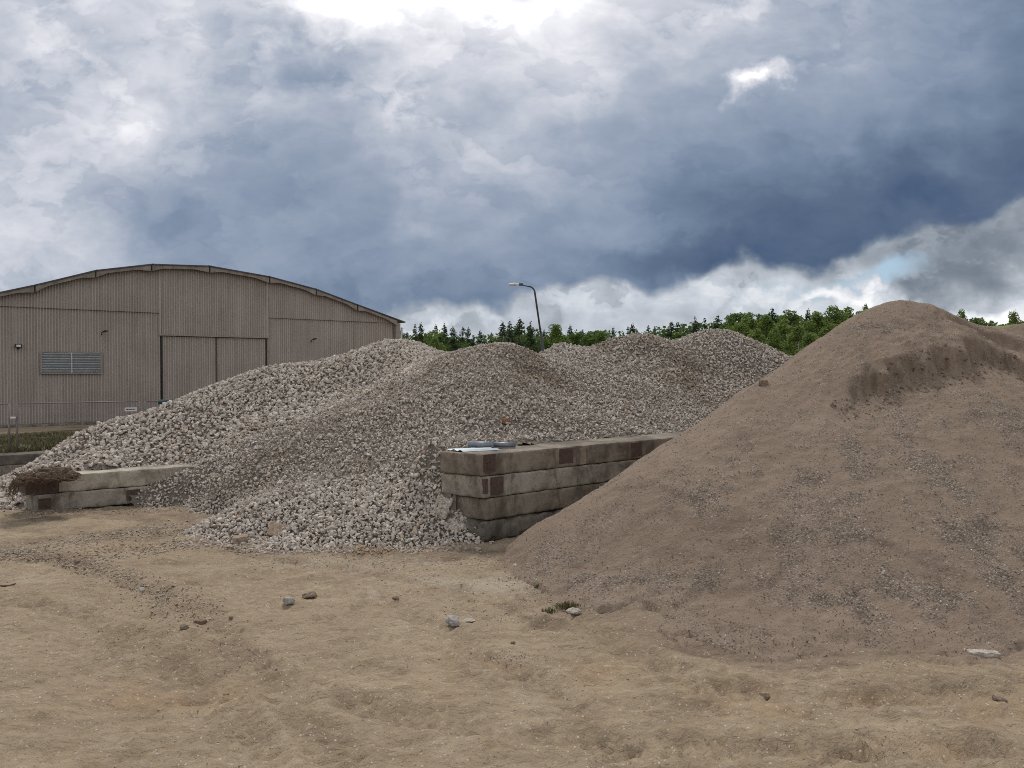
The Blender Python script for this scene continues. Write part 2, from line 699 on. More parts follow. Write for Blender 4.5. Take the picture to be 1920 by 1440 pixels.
def mat_sandheap():
    m, n, b = new_mat('gravelly_sand', .95, .15)
    p = n.pos()
    coarse = n.attr('coarse')
    damp = n.attr('damp')
    big = n.noise(p, .8, 5, .6)
    mid = n.noise(p, 6, 5, .65)
    fine = n.noise(p, 70, 3, .7)
    sand = n.ramp(big, [(.3, (.188, .139, .102)), (.55, (.222, .166, .123)), (.75, (.25, .192, .144))])
    sand = n.mix(n.mrange(fine, .3, .75, 0, .55), sand, (.155, .115, .09))
    sand = n.mix(n.mrange(mid, .4, .8, 0, .3), sand, (.30, .235, .185))
    vc = n.voro(p, 62, out='Color')
    vr, vg, vb = n.sep(vc)
    peb = n.ramp(vr, [(0, (.11, .087, .070)), (.35, (.18, .145, .115)), (.7, (.255, .212, .172)), (.93, (.35, .30, .25)), (1, (.46, .41, .35))])
    vd = n.voro(p, 62)
    peb = n.mix(n.mrange(vd, .35, .7, 0, .65), peb, (.10, .077, .06))
    f = n.math('MULTIPLY', .85, n.mrange(n.math('ADD', coarse, n.math('MULTIPLY', n.math('SUBTRACT', vg, .5), .9)), .25, .85))
    col = n.mix(f, sand, peb)
    col = n.mix(n.math('MULTIPLY', damp, .8), col, n.mix(.5, (.085, .06, .045), (.13, .095, .07)))
    n.put(b.inputs['Base Color'], col)
    h = n.math('ADD', n.math('MULTIPLY', n.math('SUBTRACT', 1.0, vd), n.math('ADD', .25, coarse)), n.math('MULTIPLY', fine, .5))
    nb = n.bump(n.noise(p, 9, 6, .7), .6, .06)
    n.put(b.inputs['Normal'], n.bump(h, .7, .012, nb))
    return m


M_SANDHEAP = mat_sandheap()
M_PEBBLE, _n, _b = new_mat('sand_pebble', .9, .2)
_n.put(_b.inputs['Base Color'], _n.ramp(_n.attr('tint'), [(0, (.13, .10, .08)), (.4, (.21, .17, .135)), (.8, (.29, .24, .195)), (.96, (.40, .35, .30)), (1, (.56, .51, .45))]))


def mat_ground():
    m, n, b = new_mat('sandy_ground', .96, .12)
    p = n.pos()
    dirt = n.attr('dirt')
    warm = n.attr('warm')
    pale = n.attr('pale')
    mid = n.noise(p, 1.6, 6, .62, .6)
    mid2 = n.noise(n.vmath('MULTIPLY', p, (1.0, 2.2, 1.0)), 5.5, 6, .68, .5)
    fine = n.noise(p, 45, 4, .72)
    grit = n.noise(p, 150, 2, .7)
    base = n.ramp(mid, [(.28, (.218, .163, .108)), (.5, (.276, .212, .141)), (.72, (.325, .256, .176))])
    base = n.mix(n.mrange(mid2, .42, .75, 0, .55), base, (.36, .29, .21))
    base = n.mix(n.mrange(mid2, .48, .25, 0, .5), base, (.24, .175, .127))
    spill = n.attr('spill')
    base = n.mix(n.mrange(n.math('ADD', spill, n.math('MULTIPLY', n.math('SUBTRACT', mid2, .5), 1.2)), .35, .8, 0, .85), base, (.205, .155, .115))
    base = n.mix(n.mrange(n.noise(p, .45, 3, .5), .45, .65, 0, .35), base, (.215, .160, .108))
    base = n.mix(n.math('MULTIPLY', n.attr('track'), .55), base, (.19, .14, .098))
    base = n.mix(n.math('MULTIPLY', warm, .38), base, (.33, .215, .125))
    base = n.mix(n.math('MULTIPLY', pale, .6), base, (.37, .315, .245))
    base = n.mix(n.math('MULTIPLY', dirt, .8), base, n.mix(fine, (.105, .075, .055), (.19, .14, .10)))
    base = n.mix(n.mrange(fine, .54, .78, 0, .30), base, (.23, .17, .12))
    base = n.mix(n.mrange(fine, .42, .25, 0, .35), base, (.39, .32, .24))
    vr, vg, vb = n.sep(n.voro(p, 55, out='Color'))
    vd = n.voro(p, 55)
    spk = n.math('MULTIPLY', n.mrange(vr, .66, .72), n.mrange(vd, .42, .30))
    g2 = n.noise(p, 24, 6, .78)
    base = n.mix(n.mrange(g2, .58, .68, 0, .36), base, (.215, .16, .118))
    base = n.mix(n.mrange(g2, .43, .34, 0, .30), base, (.38, .315, .24))
    base = n.mix(n.math('MULTIPLY', spk, .75), base, n.ramp(vg, [(0, (.13, .10, .08)), (.55, (.25, .21, .17)), (1, (.5, .46, .4))]))
    n.put(b.inputs['Base Color'], base)
    h = n.math('ADD', n.math('MULTIPLY', fine, 1.0), n.math('MULTIPLY', grit, .5))
    h = n.math('ADD', h, n.math('MULTIPLY', spk, .5))
    nb = n.bump(n.noise(n.vmath('MULTIPLY', p, (1, 1.6, 1)), 9, 6, .64, .8), .8, .05)
    n.put(b.inputs['Normal'], n.bump(h, .4, .008, nb))
    return m


M_GROUND = mat_ground()


def mat_concrete(name, col, stain=(.12, .085, .06), stain_amt=.6):
    m, n, b = new_mat(name, .9, .25)
    p = n.obj()
    a = n.noise(p, 2.4, 6, .65, .4)
    c = n.noise(n.vmath('MULTIPLY', p, (1, 1, .35)), 7, 5, .65)
    f = n.noise(p, 60, 4, .7)
    base = n.mix(n.mrange(a, .36, .64), tuple(v * .55 for v in col), tuple(min(1, v * 1.3) for v in col))
    g_ = n.noise(p, 16, 6, .75)
    base = n.mix(n.mrange(g_, .52, .68, 0, .5), base, tuple(v * .45 for v in col))
    base = n.mix(n.mrange(g_, .44, .3, 0, .4), base, tuple(min(1, v * 1.7) for v in col))
    base = n.mix(n.mrange(c, .55, .66, 0, stain_amt), base, stain)
    base = n.mix(n.mrange(n.noise(p, 4.5, 7, .7, .8), .60, .63, 0, .45), base, tuple(min(1, v * 1.55) for v in col))
    pits = n.mrange(n.voro(p, 38), .16, .07)
    pits = n.math('MULTIPLY', pits, n.mrange(n.noise(p, 9, 3), .48, .6))
    base = n.mix(pits, base, (.05, .04, .035))
    base = n.mix(n.mrange(f, .35, .75, 0, .35), base, tuple(v * .5 for v in col))
    n.put(b.inputs['Base Color'], base)
    h = n.math('SUBTRACT', n.math('MULTIPLY', f, .5), n.math('MULTIPLY', pits, .9))
    n.put(b.inputs['Normal'], n.bump(h, .7, .012, n.bump(a, .4, .05)))
    return m


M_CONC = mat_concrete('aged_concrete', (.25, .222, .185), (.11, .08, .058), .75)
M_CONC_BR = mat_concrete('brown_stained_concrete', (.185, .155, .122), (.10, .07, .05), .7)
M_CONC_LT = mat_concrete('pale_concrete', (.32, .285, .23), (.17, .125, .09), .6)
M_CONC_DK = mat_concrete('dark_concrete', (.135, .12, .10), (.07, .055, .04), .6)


def mat_rust():
    m, n, b = new_mat('rusty_steel', .85, .3)
    p = n.obj()
    a = n.noise(p, 18, 5, .7)
    n.put(b.inputs['Base Color'], n.ramp(a, [(.3, (.045, .032, .027)), (.55, (.085, .053, .042)), (.75, (.125, .078, .058))]))
    n.put(b.inputs['Normal'], n.bump(n.noise(p, 80, 3), .6, .006))
    return m


M_RUST = mat_rust()


# ------------------------------------------------------------------ ground sheet
GND = {}


def gz(x, y):
    gx, gy, z = GND['x'], GND['y'], GND['z']
    x = np.atleast_1d(np.asarray(x, float))
    y = np.atleast_1d(np.asarray(y, float))
    i = np.clip(np.searchsorted(gx, x) - 1, 0, len(gx) - 2)
    j = np.clip(np.searchsorted(gy, y) - 1, 0, len(gy) - 2)
    u = (x - gx[i]) / (gx[i + 1] - gx[i])
    v = (y - gy[j]) / (gy[j + 1] - gy[j])
    return (z[j, i] * (1 - u) + z[j, i + 1] * u) * (1 - v) + (z[j + 1, i] * (1 - u) + z[j + 1, i + 1] * u) * v


def build_ground():
    core = np.r_[np.arange(-13, -6.5, .05), np.arange(-6.5, 6.5, .024), np.arange(6.5, 13.001, .05)]
    out = [13.3, 13.8, 14.6, 16, 19, 24, 33, 50, 80, 140, 260, 500, 1000, 2200, 5000]
    xs = np.r_[[-v for v in out[::-1]], core, out]
    ys = [-400, -60, -15, -5, 0, 2.0]
    y = 2.3
    while y < 15.5:
        ys.append(y)
        y += .014 + .0042 * y
    ys += [16, 17, 18.5, 21, 25, 32, 45, 70, 120, 220, 450, 1000, 2400, 6000]
    X, Y = np.meshgrid(xs, np.array(ys))
    near = sstep(15.5, 12.5, Y) * sstep(13, 11.5, np.abs(X))
    Z = .030 * fbm(X, Y, .55, 3, .5, 1) + .026 * fbm(X * .8, Y * 1.6, 2.0, 4, .58, 2) + .010 * fbm(X, Y * 1.4, 8, 4, .6, 3)
    # lumpy, trodden ground near the camera
    rid = 1 - np.abs(fbm(X * .8 + .3 * Y, Y * 1.3, 3.4, 3, .55, 9)) * 2
    Z += .015 * np.clip(rid, -.5, 1) * sstep(10.5, 5.5, Y) * (.5 + .8 * fbm(X, Y, .7, 2, .5, 10))
    Z += .008 * fbm(X, Y * 1.3, 14, 3, .65, 11) * (1 + fbm(X, Y, 1.2, 2, .5, 15))
    lump = fbm(X * .75 + .5 * Y, Y * 1.5, 2.6, 3, .5, 4)
    Z += .018 * np.maximum(lump, 0) ** 1.4 * sstep(9.0, 5.5, Y)
    # dents like old prints
    rg = np.random.default_rng(3)
    for _ in range(150):
        cy = rg.uniform(3.4, 8.5)
        cx = rg.uniform(-.62, .62) * cy
        a = rg.uniform(-.9, .9)
        L = rg.uniform(.07, .2)
        wd = rg.uniform(.03, .06)
        m = (np.abs(X - cx) < .5) & (np.abs(Y - cy) < .5)
        if not m.any():
            continue
        px_, py_ = X[m] - cx, Y[m] - cy
        q = (px_ * math.cos(a) + py_ * math.sin(a)) / L
        r = (-px_ * math.sin(a) + py_ * math.cos(a)) / wd
        d = q * q + r * r
        Z[m] += rg.uniform(.014, .03) * (-np.exp(-d) + .7 * np.exp(-((np.sqrt(d) - 1.5) ** 2) * 4) * (r > 0))
    # tyre ruts: polylines in photo space put on the ground
    def rut(pts, width, depth, tread=0.0):
        P = np.array([T(*p)[:2] for p in pts])
        D = np.full(X.shape, 9.0)
        S = np.zeros(X.shape)
        acc = 0
        m = (X > P[:, 0].min() - 1) & (X < P[:, 0].max() + 1) & (Y > P[:, 1].min() - 1) & (Y < P[:, 1].max() + 1)
        xm, ym = X[m], Y[m]
        dm = np.full(xm.shape, 9.0)
        sm = np.zeros(xm.shape)
        for a, b in zip(P[:-1], P[1:]):
            ab = b - a
            L = np.linalg.norm(ab)
            t = np.clip(((xm - a[0]) * ab[0] + (ym - a[1]) * ab[1]) / L ** 2, 0, 1)
            d = np.hypot(xm - a[0] - t * ab[0], ym - a[1] - t * ab[1])
            k = d < dm
            dm[k] = d[k]
            sm[k] = acc + t[k] * L
            acc += L
        q = dm / width
        dz = -depth * np.exp(-q ** 4) + .55 * depth * np.exp(-((q - 1.45) ** 2) * 9)
        if tread:
            dz += tread * np.sin(sm * 2 * math.pi / .09 + dm * 22) * np.exp(-q ** 4)
        dz *= 1.9 + 1.2 * fbm(xm, ym, 1.5, 2, .5, 8)
        Z[m] += dz
        tk = np.exp(-q ** 4) * (.55 + .45 * np.sin(sm * 2 * math.pi / .09 + dm * 22)) * sstep(-.5, .3, fbm(xm, ym, 1.3, 3, .6, 14))
        TRK[m] = np.maximum(TRK[m], tk)
    TRK = np.zeros(X.shape)

    rut([(0, 1045), (150, 1062), (260, 1095), (340, 1130), (420, 1190), (520, 1290), (640, 1440)], .13, .014, .009)
    rut([(0, 1120), (150, 1150), (300, 1230), (420, 1340), (480, 1440)], .14, .012, .008)
    rut([(700, 1120), (860, 1200), (1040, 1300), (1180, 1440)], .14, .014, .009)
    rut([(1060, 1150), (1300, 1290), (1560, 1310), (1920, 1290)], .15, .018, .009)
    rut([(640, 1320), (900, 1370), (1300, 1405), (1920, 1400)], .14, .016, .009)
    rut([(1300, 1250), (1500, 1340), (1640, 1440)], .1, .012, .004)
    rut([(420, 1035), (700, 1075), (1000, 1130)], .1, .012, .003)
    Z *= near
    PX, PY = to_px(X, np.maximum(Y, .5), 0 * X)
    vis = (Y > 2.5)

    def blob(cx, cy, rx, ry, rot=0, e0=1.2, e1=.5):
        c, s_ = math.cos(math.radians(rot)), math.sin(math.radians(rot))
        a = ((PX - cx) * c + (PY - cy) * s_) / rx
        b_ = (-(PX - cx) * s_ + (PY - cy) * c) / ry
        return sstep(e0, e1, np.hypot(a, b_)) * vis
    nz = fbm(X, Y, 3.0, 5, .6, 6)
    nz2 = fbm(X, Y, 1.1, 4, .55, 7)
    dirt = np.zeros(X.shape)
    for q in ((350, 965, 150, 22, -3), (250, 1000, 260, 16, -4), (470, 990, 200, 30, 0), (1000, 1150, 90, 22, 20), (930, 1045, 90, 14, 10),
              (90, 1042, 130, 14, 8), (860, 1040, 180, 16, 0), (640, 1032, 260, 10, 0), (150, 968, 160, 8, -4), (1500, 1215, 350, 26, 0)):
        dirt = np.maximum(dirt, blob(*q) * np.clip(.75 + nz * .9, 0, 1))
    dirt = np.maximum(dirt, .35 * sstep(.05, .5, nz) * sstep(6, 9, Y))
    warm = np.zeros(X.shape)
    for q in ((880, 1240, 70, 14, 0), (940, 1252, 60, 10, 0), (1130, 1262, 90, 22, 0), (1380, 1290, 120, 16, 0), (1420, 1330, 110, 18, 5),
              (1640, 1295, 150, 20, 0), (1880, 1330, 90, 30, 0), (820, 1290, 60, 26, 0), (1720, 1395, 120, 20, 4), (1850, 1425, 110, 12, 0), (300, 1310, 200, 30, 0)):
        warm = np.maximum(warm, blob(*q, 1.5, .1) * np.clip(.6 + nz * .9, 0, 1))
    pale = np.zeros(X.shape)
    for q in ((60, 1044, 60, 8, 0), (380, 1066, 70, 10, 0), (800, 1052, 40, 9, 10), (700, 1112, 14, 9, 0), (30, 1085, 80, 14, 0), (600, 1060, 200, 14, 0), (900, 1090, 200, 26, 0)):
        pale = np.maximum(pale, blob(*q, 1.4, .2) * np.clip(.5 + nz2 * 1.2, 0, 1))
    GND.update(x=xs, y=np.array(ys), z=Z)
    o = mesh_np('ground', np.stack([X, Y, Z], -1).reshape(-1, 3), grid_faces(len(ys), len(xs)), M_GROUND, smooth=True,
                attrs={'track': TRK.ravel(), 'dirt': dirt.ravel(), 'warm': warm.ravel(), 'pale': pale.ravel()})
    tag(o, kind='structure')
    return TPS


build_ground()

# ------------------------------------------------------------------ gravel heaps (rubble + crushed stone share one relief)
gp = []
ridgeA = [(60, 876, 13.6), (100, 842, 13.9), (150, 808, 14.2), (220, 782, 14.7), (300, 759, 15.2), (350, 737, 15.6), (400, 718, 16), (450, 700, 16.5),
          (500, 687, 17), (560, 683, 17.5), (620, 674, 18), (680, 658, 18.6), (740, 653, 19.2), (795, 659, 19.2)]
for r in ridgeA:
    p = G(*r)
    gp.append(p)
    n_ = np.array([-.55, .83])
    gp.append([p[0] + n_[0] * 1.6, p[1] + n_[1] * 1.6, p[2] * .45 - .12])
gp += [G(0, 898, 13.9), T(0, 938), T(40, 934), T(-120, 950), np.array([-10.5, 13.5, -.15]), np.array([-10.2, 15, -.3])]
gp += [G(160, 886, 12.05), G(250, 879, 12.55), G(340, 873, 12.95), G(90, 895, 12.3)]
gp += [G(200, 840, 13.1), G(300, 820, 13.7), G(380, 780, 14.4), G(450, 800, 13.9), G(600, 760, 14.9), G(640, 720, 16.0), G(500, 730, 15.6), G(420, 840, 13.0)]
# centre and back crests
for r in [(820, 663, 16.0), (850, 657, 15.2), (895, 646, 14.6), (945, 645, 14.3), (985, 651, 14.6), (1010, 660, 15.3)]:
    gp.append(G(*r))
for r in [(1045, 642, 17), (1080, 646, 17.2), (1110, 650, 17.2), (1150, 633, 17.5), (1200, 620, 18), (1235, 632, 18.3), (1255, 636, 18.8), (1300, 623, 19.5), (1345, 624, 20),
          (1400, 640, 20), (1450, 657, 19.6), (1480, 669, 19.5), (1560, 700, 19.5)]:
    p = G(*r)
    gp.append(p)
    gp.append([p[0] - .1, p[1] + 2.2, p[2] - 1.5])
gp += [G(925, 664, 17.2), G(870, 672, 18.0), G(1002, 676, 18.3), G(1004, 672, 17.0), G(975, 664, 16.0)]
gp += [G(940, 700, 12.9), G(940, 760, 11.75), G(930, 812, 10.95), G(965, 830, 10.45), G(1100, 824, 11.4), G(1265, 812, 12.7), G(1420, 800, 14.0)]
gp += [G(1010, 700, 13.8), G(1100, 700, 14.7), G(1100, 760, 13.0), G(1250, 700, 16.2), G(1300, 740, 15.5), G(1200, 780, 13.3), G(1400, 700, 17.6), G(1200, 660, 17.0)]
gp += [G(700, 760, 13.2), G(780, 720, 13.9), G(800, 780, 12.1), G(700, 830, 11.9), G(560, 860, 11.9), G(820, 850, 10.4), G(830, 930, 9.85), G(842, 990, 9.6)]
# front lobe
gp += [G(400, 975, 10.15), G(450, 950, 10.3), G(520, 925, 10.45), G(600, 905, 10.6), G(700, 888, 10.75), G(780, 878, 10.4), G(600, 970, 9.75), G(730, 960, 9.75)]
gp += [T(362, 1012), T(450, 1023), T(560, 1029), T(640, 1028), T(740, 1026), T(860, 1022), T(372, 985)]
for x_, y_ in ((340, 1030), (450, 1050), (560, 1060), (700, 1058), (860, 1050)):
    p = T(x_, y_)
    gp.append([p[0], p[1], -.14])
gp += [T(225, 953), T(262, 949), T(330, 947), T(410, 962), G(300, 922, 12.2), G(350, 893, 12.4), G(430, 905, 11.75), G(250, 940, 12.1)]
gp += [T(300, 985, -.1), T(350, 975, -.08), T(150, 975, -.15)]
gp += [np.array([.2, 9.4, .0]), np.array([1.6, 11.4, 1.05]), np.array([11, 17, .5]), np.array([12, 22, 0]), np.array([9.5, 14.5, .5])]
hG = TPS(gp, .004)


# right-hand retaining stack frame, left stack frame
D_R = np.array([.756, .655])
E_R = np.array([-.826, .563])
C_R = G(905, 850, 9.45)
C_L = T(66, 964)
D_L = np.array([.80, .60])
E_L = np.array([-.72, .69])


def in_frame(x, y, Cc, D, E):
    dx_, dy_ = x - Cc[0], y - Cc[1]
    det = D[0] * E[1] - D[1] * E[0]
    return (dx_ * E[1] - dy_ * E[0]) / det, (D[0] * dy_ - D[1] * dx_) / det


def relief_gravel(x, y):
    z = hG(x, y)
    z = z - .045 * sstep(.15, .6, z) + .03 * fbm(x, y, .9, 3, .5, 12) + .018 * fbm(x, y, 3.5, 3, .5, 13)
    for Cc, D, E, wd, top, amax in ((C_R, D_R, E_R, .66, 1.055, 5.6), (C_L, D_L, E_L, .46, .50, 3.0)):
        a, b = in_frame(x, y, Cc, D, E)
        lo = top + .30 * np.clip(b - wd, -.1, .6) - 2.0 * np.clip(b - wd - .5, 0, 9) - 2.0 * np.clip(.25 - a, 0, 9) - 3.0 * np.clip(a - amax, 0, 9)
        z = np.where(b > wd - .2, np.maximum(z, lo), z)
    return z


# the brown line between coarse rubble (left, behind) and finer gravel
cut = [(860, 640), (812, 668), (790, 700), (700, 730), (610, 768), (560, 790), (480, 800), (420, 830), (345, 868), (310, 890), (240, 925)]
cut = np.array(cut, float)


def coarse_side(PX, PY):
    xb = np.interp(PY, cut[:, 1], cut[:, 0])
    return (xb - PX)


def behind_stack(x, y, margin=0.0, z=None):
    """true where the point is behind the stack's back face or left of its end"""
    a, b = in_frame(x, y, C_R, D_R, E_R)
    lim = -.02 - margin
    if z is not None:
        lim = lim + .15 * (z < .50) - .06 * (z < .25)
    return (b > .60 + margin) | ((a < lim) & (b > -.75))


def clear_left_stack(x, y):
    a, b = in_frame(x, y, C_L, D_L, E_L)
    inside = (b > -.9) & (b < .42) & (a > -.16) & (a < 1.32)
    return ~inside


def build_heap(name, label, cat, side, mat):
    xs = np.arange(-11.5, 13.5, .06)
    ys = np.arange(8.6, 23.0, .06)
    X, Y = np.meshgrid(xs, ys)
    Z = relief_gravel(X, Y)
    PX, PY = to_px(X, Y, Z)
    cs = coarse_side(PX, PY) + 18 * fbm(X, Y, 1.4, 3, .5, 21)
    mine = (cs > 0) if side == 'rubble' else (cs <= 0)
    ok = mine & (Z > -.04) & behind_stack(X, Y) & clear_left_stack(X, Y)
    rg = np.random.default_rng(31 if side == 'rubble' else 32)
    v = np.stack([X, Y, Z - .035], -1).reshape(-1, 3)
    f = grid_faces(len(ys), len(xs), ok)
    v, f, _a = compact(v, f, {})
    # stones
    gx, gy = np.gradient(Z, .06, .06)[::-1]

    def sample(step, smin, smax, reg, power=1.6, lift=.25):
        step = step * .68
        xx = np.arange(-11, 13, step)
        yy = np.arange(8.7, 22.5, step)
        Xs, Ys = np.meshgrid(xx, yy)
        Xs = (Xs + rg.uniform(-.5, .5, Xs.shape) * step).ravel()
        Ys = (Ys + rg.uniform(-.5, .5, Ys.shape) * step).ravel()
        k = (np.abs(Xs) < Ys * .80) & clear_left_stack(Xs, Ys)
        Xs, Ys = Xs[k], Ys[k]
        Zs = relief_gravel(Xs, Ys)
        k = behind_stack(Xs, Ys, .02, Zs)
        Xs, Ys, Zs = Xs[k], Ys[k], Zs[k]
        P1, P2 = to_px(Xs, Ys, Zs)
        c_ = coarse_side(P1, P2) + 18 * fbm(Xs, Ys, 1.4, 3, .5, 21)
        e = .05
        nx_ = (relief_gravel(Xs + e, Ys) - Zs) / e
        ny_ = (relief_gravel(Xs, Ys + e) - Zs) / e
        # keep what can be seen from near the camera
        steep = np.sqrt(1 + nx_ ** 2 + ny_ ** 2)
        facing = (nx_ * Xs + ny_ * Ys + (CAMH - Zs)) / np.hypot(Xs, Ys)
        k = (rg.random(len(Xs)) < .42 * steep) & (facing > -.16) & (Zs > -.05) & reg(Xs, Ys, Zs, P1, P2, c_)
        Xs, Ys, Zs = Xs[k], Ys[k], Zs[k]
        sz = smin + (smax - smin) * rg.random(len(Xs)) ** power
        return np.stack([Xs, Ys, Zs + sz * lift * rg.uniform(-1, 1.2, len(Xs))], 1), sz, P1[k], P2[k]

    parts = []
    if side == 'rubble':
        p, s_, a, b = sample(.060, .028, .060, lambda X, Y, Z, a, b, c: c > -8)
        parts.append((p, s_, BIG, a, b))
        p, s_, a, b = sample(.30, .060, .085, lambda X, Y, Z, a, b, c: c > 0, 1.5, .35)
        parts.append((p, s_, BIG, a, b))
        p, s_, a, b = sample(.10, .016, .035, lambda X, Y, Z, a, b, c: c > -10)
        parts.append((p, s_, MED, a, b))
    else:
        lobe_m = lambda a, b: sstep(880, 930, b + .12 * (a - 700)) * (a < 900)
        p, s_, a, b = sample(.046, .019, .042, lambda X, Y, Z, a, b, c: (c <= 8) & (rg.random(len(a)) > .45 * lobe_m(a, b)) & (Y < 16))
        parts.append((p, s_, MED, a, b))
        p, s_, a, b = sample(.060, .026, .052, lambda X, Y, Z, a, b, c: (c <= 8) & (Y >= 16))
        parts.append((p, s_, MED, a, b))
        p, s_, a, b = sample(.054, .025, .052, lambda X, Y, Z, a, b, c: (c <= 8) & (rg.random(len(a)) < lobe_m(a, b)))
        parts.append((p, s_, BIG, a, b))
        p, s_, a, b = sample(.046, .016, .034, lambda X, Y, Z, a, b, c: (c <= 8) & (lobe_m(a, b) > .1))
        parts.append((p, s_, MED, a, b))
        p, s_, a, b = sample(.26, .040, .062, lambda X, Y, Z, a, b, c: (c <= 0), 2.0, .3)
        parts.append((p, s_, BIG, a, b))
    if side != 'rubble':
        aa, bb = rg.uniform(-.12, .05, 420), rg.uniform(.30, .68, 420)
        q = C_R[None, :2] + aa[:, None] * D_R + bb[:, None] * E_R
        zq = relief_gravel(q[:, 0], q[:, 1])
        zq = np.where(aa > -.02, .20 + rg.random(420) * np.clip(.05 + .45 * (bb - .25), 0, .24), zq)
        kq = (zq < np.where(aa > -.02, .52, 9)) & (zq > 0) & ((aa < .0) | (bb > .30))
        q, zq = q[kq], zq[kq]
        parts.append((np.c_[q, zq], .018 + .025 * rg.random(len(q)), BIG, *to_px(q[:, 0], q[:, 1], zq)))
    Vs, Fs, Ts, Ds = [v], [], [np.full(len(v), .5)], [np.ones(len(v))]
    off = len(v)
    for p, s_, shp, a, b in parts:
        t = rg.random(len(p))
        t = np.clip(t + .12 * fbm(p[:, 0], p[:, 1], .7, 2, .5, 41) * (t < .9), 0, 1)
        # dusty brown streaks: crests and the belt along the cut
        if side == 'rubble':
            dust = .25 + .5 * sstep(60, 5, coarse_side(a, b))
        else:
            du = np.zeros(len(a))
            for cx, cy, rx, ry, rot in ((700, 745, 200, 30, -24), (900, 668, 130, 28, -5), (620, 800, 100, 20, -25), (1180, 655, 90, 24, 10), (1290, 700, 170, 40, 25),
                                        (420, 930, 130, 40, -10), (1000, 730, 90, 60, 30), (540, 845, 120, 14, -12), (650, 870, 60, 16, 0), (870, 905, 40, 20, 0)):
                c1, s1 = math.cos(math.radians(rot)), math.sin(math.radians(rot))
                q = np.hypot(((a - cx) * c1 + (b - cy) * s1) / rx, (-(a - cx) * s1 + (b - cy) * c1) / ry)
                du = np.maximum(du, sstep(1.35, .3, q))
            dust = .22 + .78 * du
        vv_, ff_, tt_ = scatter_stones(p, s_, shp, rg, t)
        # per-stone dust repeated on its vertices via nearest: recompute from centre by tint order
        dd = np.interp(np.arange(len(vv_)), [0, len(vv_)], [0, 0])
        px_, py_ = to_px(vv_[:, 0], vv_[:, 1], vv_[:, 2])
        if side == 'rubble':
            dd = .25 + .5 * sstep(60, 5, coarse_side(px_, py_))
        else:
            dd = np.zeros(len(vv_))
            for cx, cy, rx, ry, rot in ((700, 745, 200, 30, -24), (900, 668, 130, 28, -5), (620, 800, 100, 20, -25), (1180, 655, 90, 24, 10), (1290, 700, 170, 40, 25),
                                        (420, 930, 130, 40, -10), (1000, 730, 90, 60, 30), (540, 845, 120, 14, -12), (650, 870, 60, 16, 0), (870, 905, 40, 20, 0)):
                c1, s1 = math.cos(math.radians(rot)), math.sin(math.radians(rot))
                q = np.hypot(((px_ - cx) * c1 + (py_ - cy) * s1) / rx, (-(px_ - cx) * s1 + (py_ - cy) * c1) / ry)
                dd = np.maximum(dd, sstep(1.35, .3, q))
            dd = .25 + .75 * dd
        Vs.append(vv_)
        Fs.append(ff_ + off)
        Ts.append(tt_)
        Ds.append(dd)
        off += len(vv_)
    tri = np.concatenate(Fs)
    o = mesh_np(name, np.concatenate(Vs), [f, tri], [M_CORE, mat], attrs={'tint': np.concatenate(Ts), 'dust': np.concatenate(Ds)},
                matidx=np.r_[np.zeros(len(f)), np.ones(len(tri))], smooth=np.r_[np.ones(len(f), bool), np.zeros(len(tri), bool)])
    print(name, len(tri), 'stone tris')
    tag(o, label, cat)
    return o


build_heap('rubble_heap', 'long heap of coarse pale grey broken stone in front of the hangar', 'rubble heap', 'rubble', M_RUBBLE)
build_heap('gravel_heap', 'wide heap of finer grey crushed stone with several crests behind the block wall', 'gravel heap', 'gravel', M_GRAVEL)

# ------------------------------------------------------------------ sand heap
fp = [T(945, 1042), T(955, 1068), T(1000, 1102), T(1090, 1142), T(1240, 1192), T(1330, 1216), T(1430, 1232), T(1540, 1232), T(1660, 1214), T(1760, 1230), T(1850, 1236), T(1920, 1218),
      T(2050, 1220), T(2250, 1230)]
for x_, y_ in ((930, 1080), (1050, 1170), (1200, 1230), (1330, 1270), (1540, 1290), (1760, 1290), (2000, 1290), (2250, 1300)):
    fp.append(T(x_, y_) * np.array([1, 1, 0]) + np.array([0, 0, -.10]))
fp += [G(1200, 1135, 6.93), G(1290, 1130, 6.85), G(1500, 1130, 6.55), G(1700, 1140, 6.3), G(1900, 1150, 6.15), G(2100, 1150, 6.1)]
fp += [G(1090, 1060, 7.75), G(1200, 1000, 7.8), G(1290, 1000, 7.55), G(1290, 900, 8.3), G(1500, 1000, 7.25), G(1500, 850, 8.35), G(1500, 740, 9.6), G(1700, 1000, 7.1), G(1700, 850, 8.2),
       G(1700, 740, 9.25), G(1700, 640, 10.2), G(1900, 1000, 7.0), G(1900, 850, 8.1), G(1900, 740, 9.3), G(1900, 680, 10.3), G(2100, 850, 8.1), G(2100, 700, 10), G(2300, 850, 8.2)]
fp += [G(1650, 573, 11), G(1700, 565, 11.1), G(1740, 578, 11.2), G(1775, 600, 11.3), G(1830, 620, 11.8), G(1920, 642, 12.2), G(2100, 640, 12.2), G(2300, 650, 12.2)]
fp += [G(1600, 603, 10.9), G(1550, 632, 10.8), G(1480, 679, 10.6), G(1400, 728, 10.2), G(1300, 800, 9.6), G(1265, 821, 9.4), G(1150, 902, 9.0), G(1050, 967, 8.85), G(980, 1008, 8.85)]
fp += [np.array(q) for q in ((.6, 9.75, .05), (1.2, 10.2, .35), (2.2, 10.95, .75), (3.3, 11.9, 1.2), (4.5, 12.6, 1.7), (5.8, 13.2, 1.9), (7.5, 13.8, 1.9), (10, 14.0, 2.0), (6, 15.5, .3), (10, 16.5, .5), (3.5, 14.0, .3), (12, 12, 2.3))]
hF = TPS(fp, .003)
_gm = bpy.data.objects['ground'].data
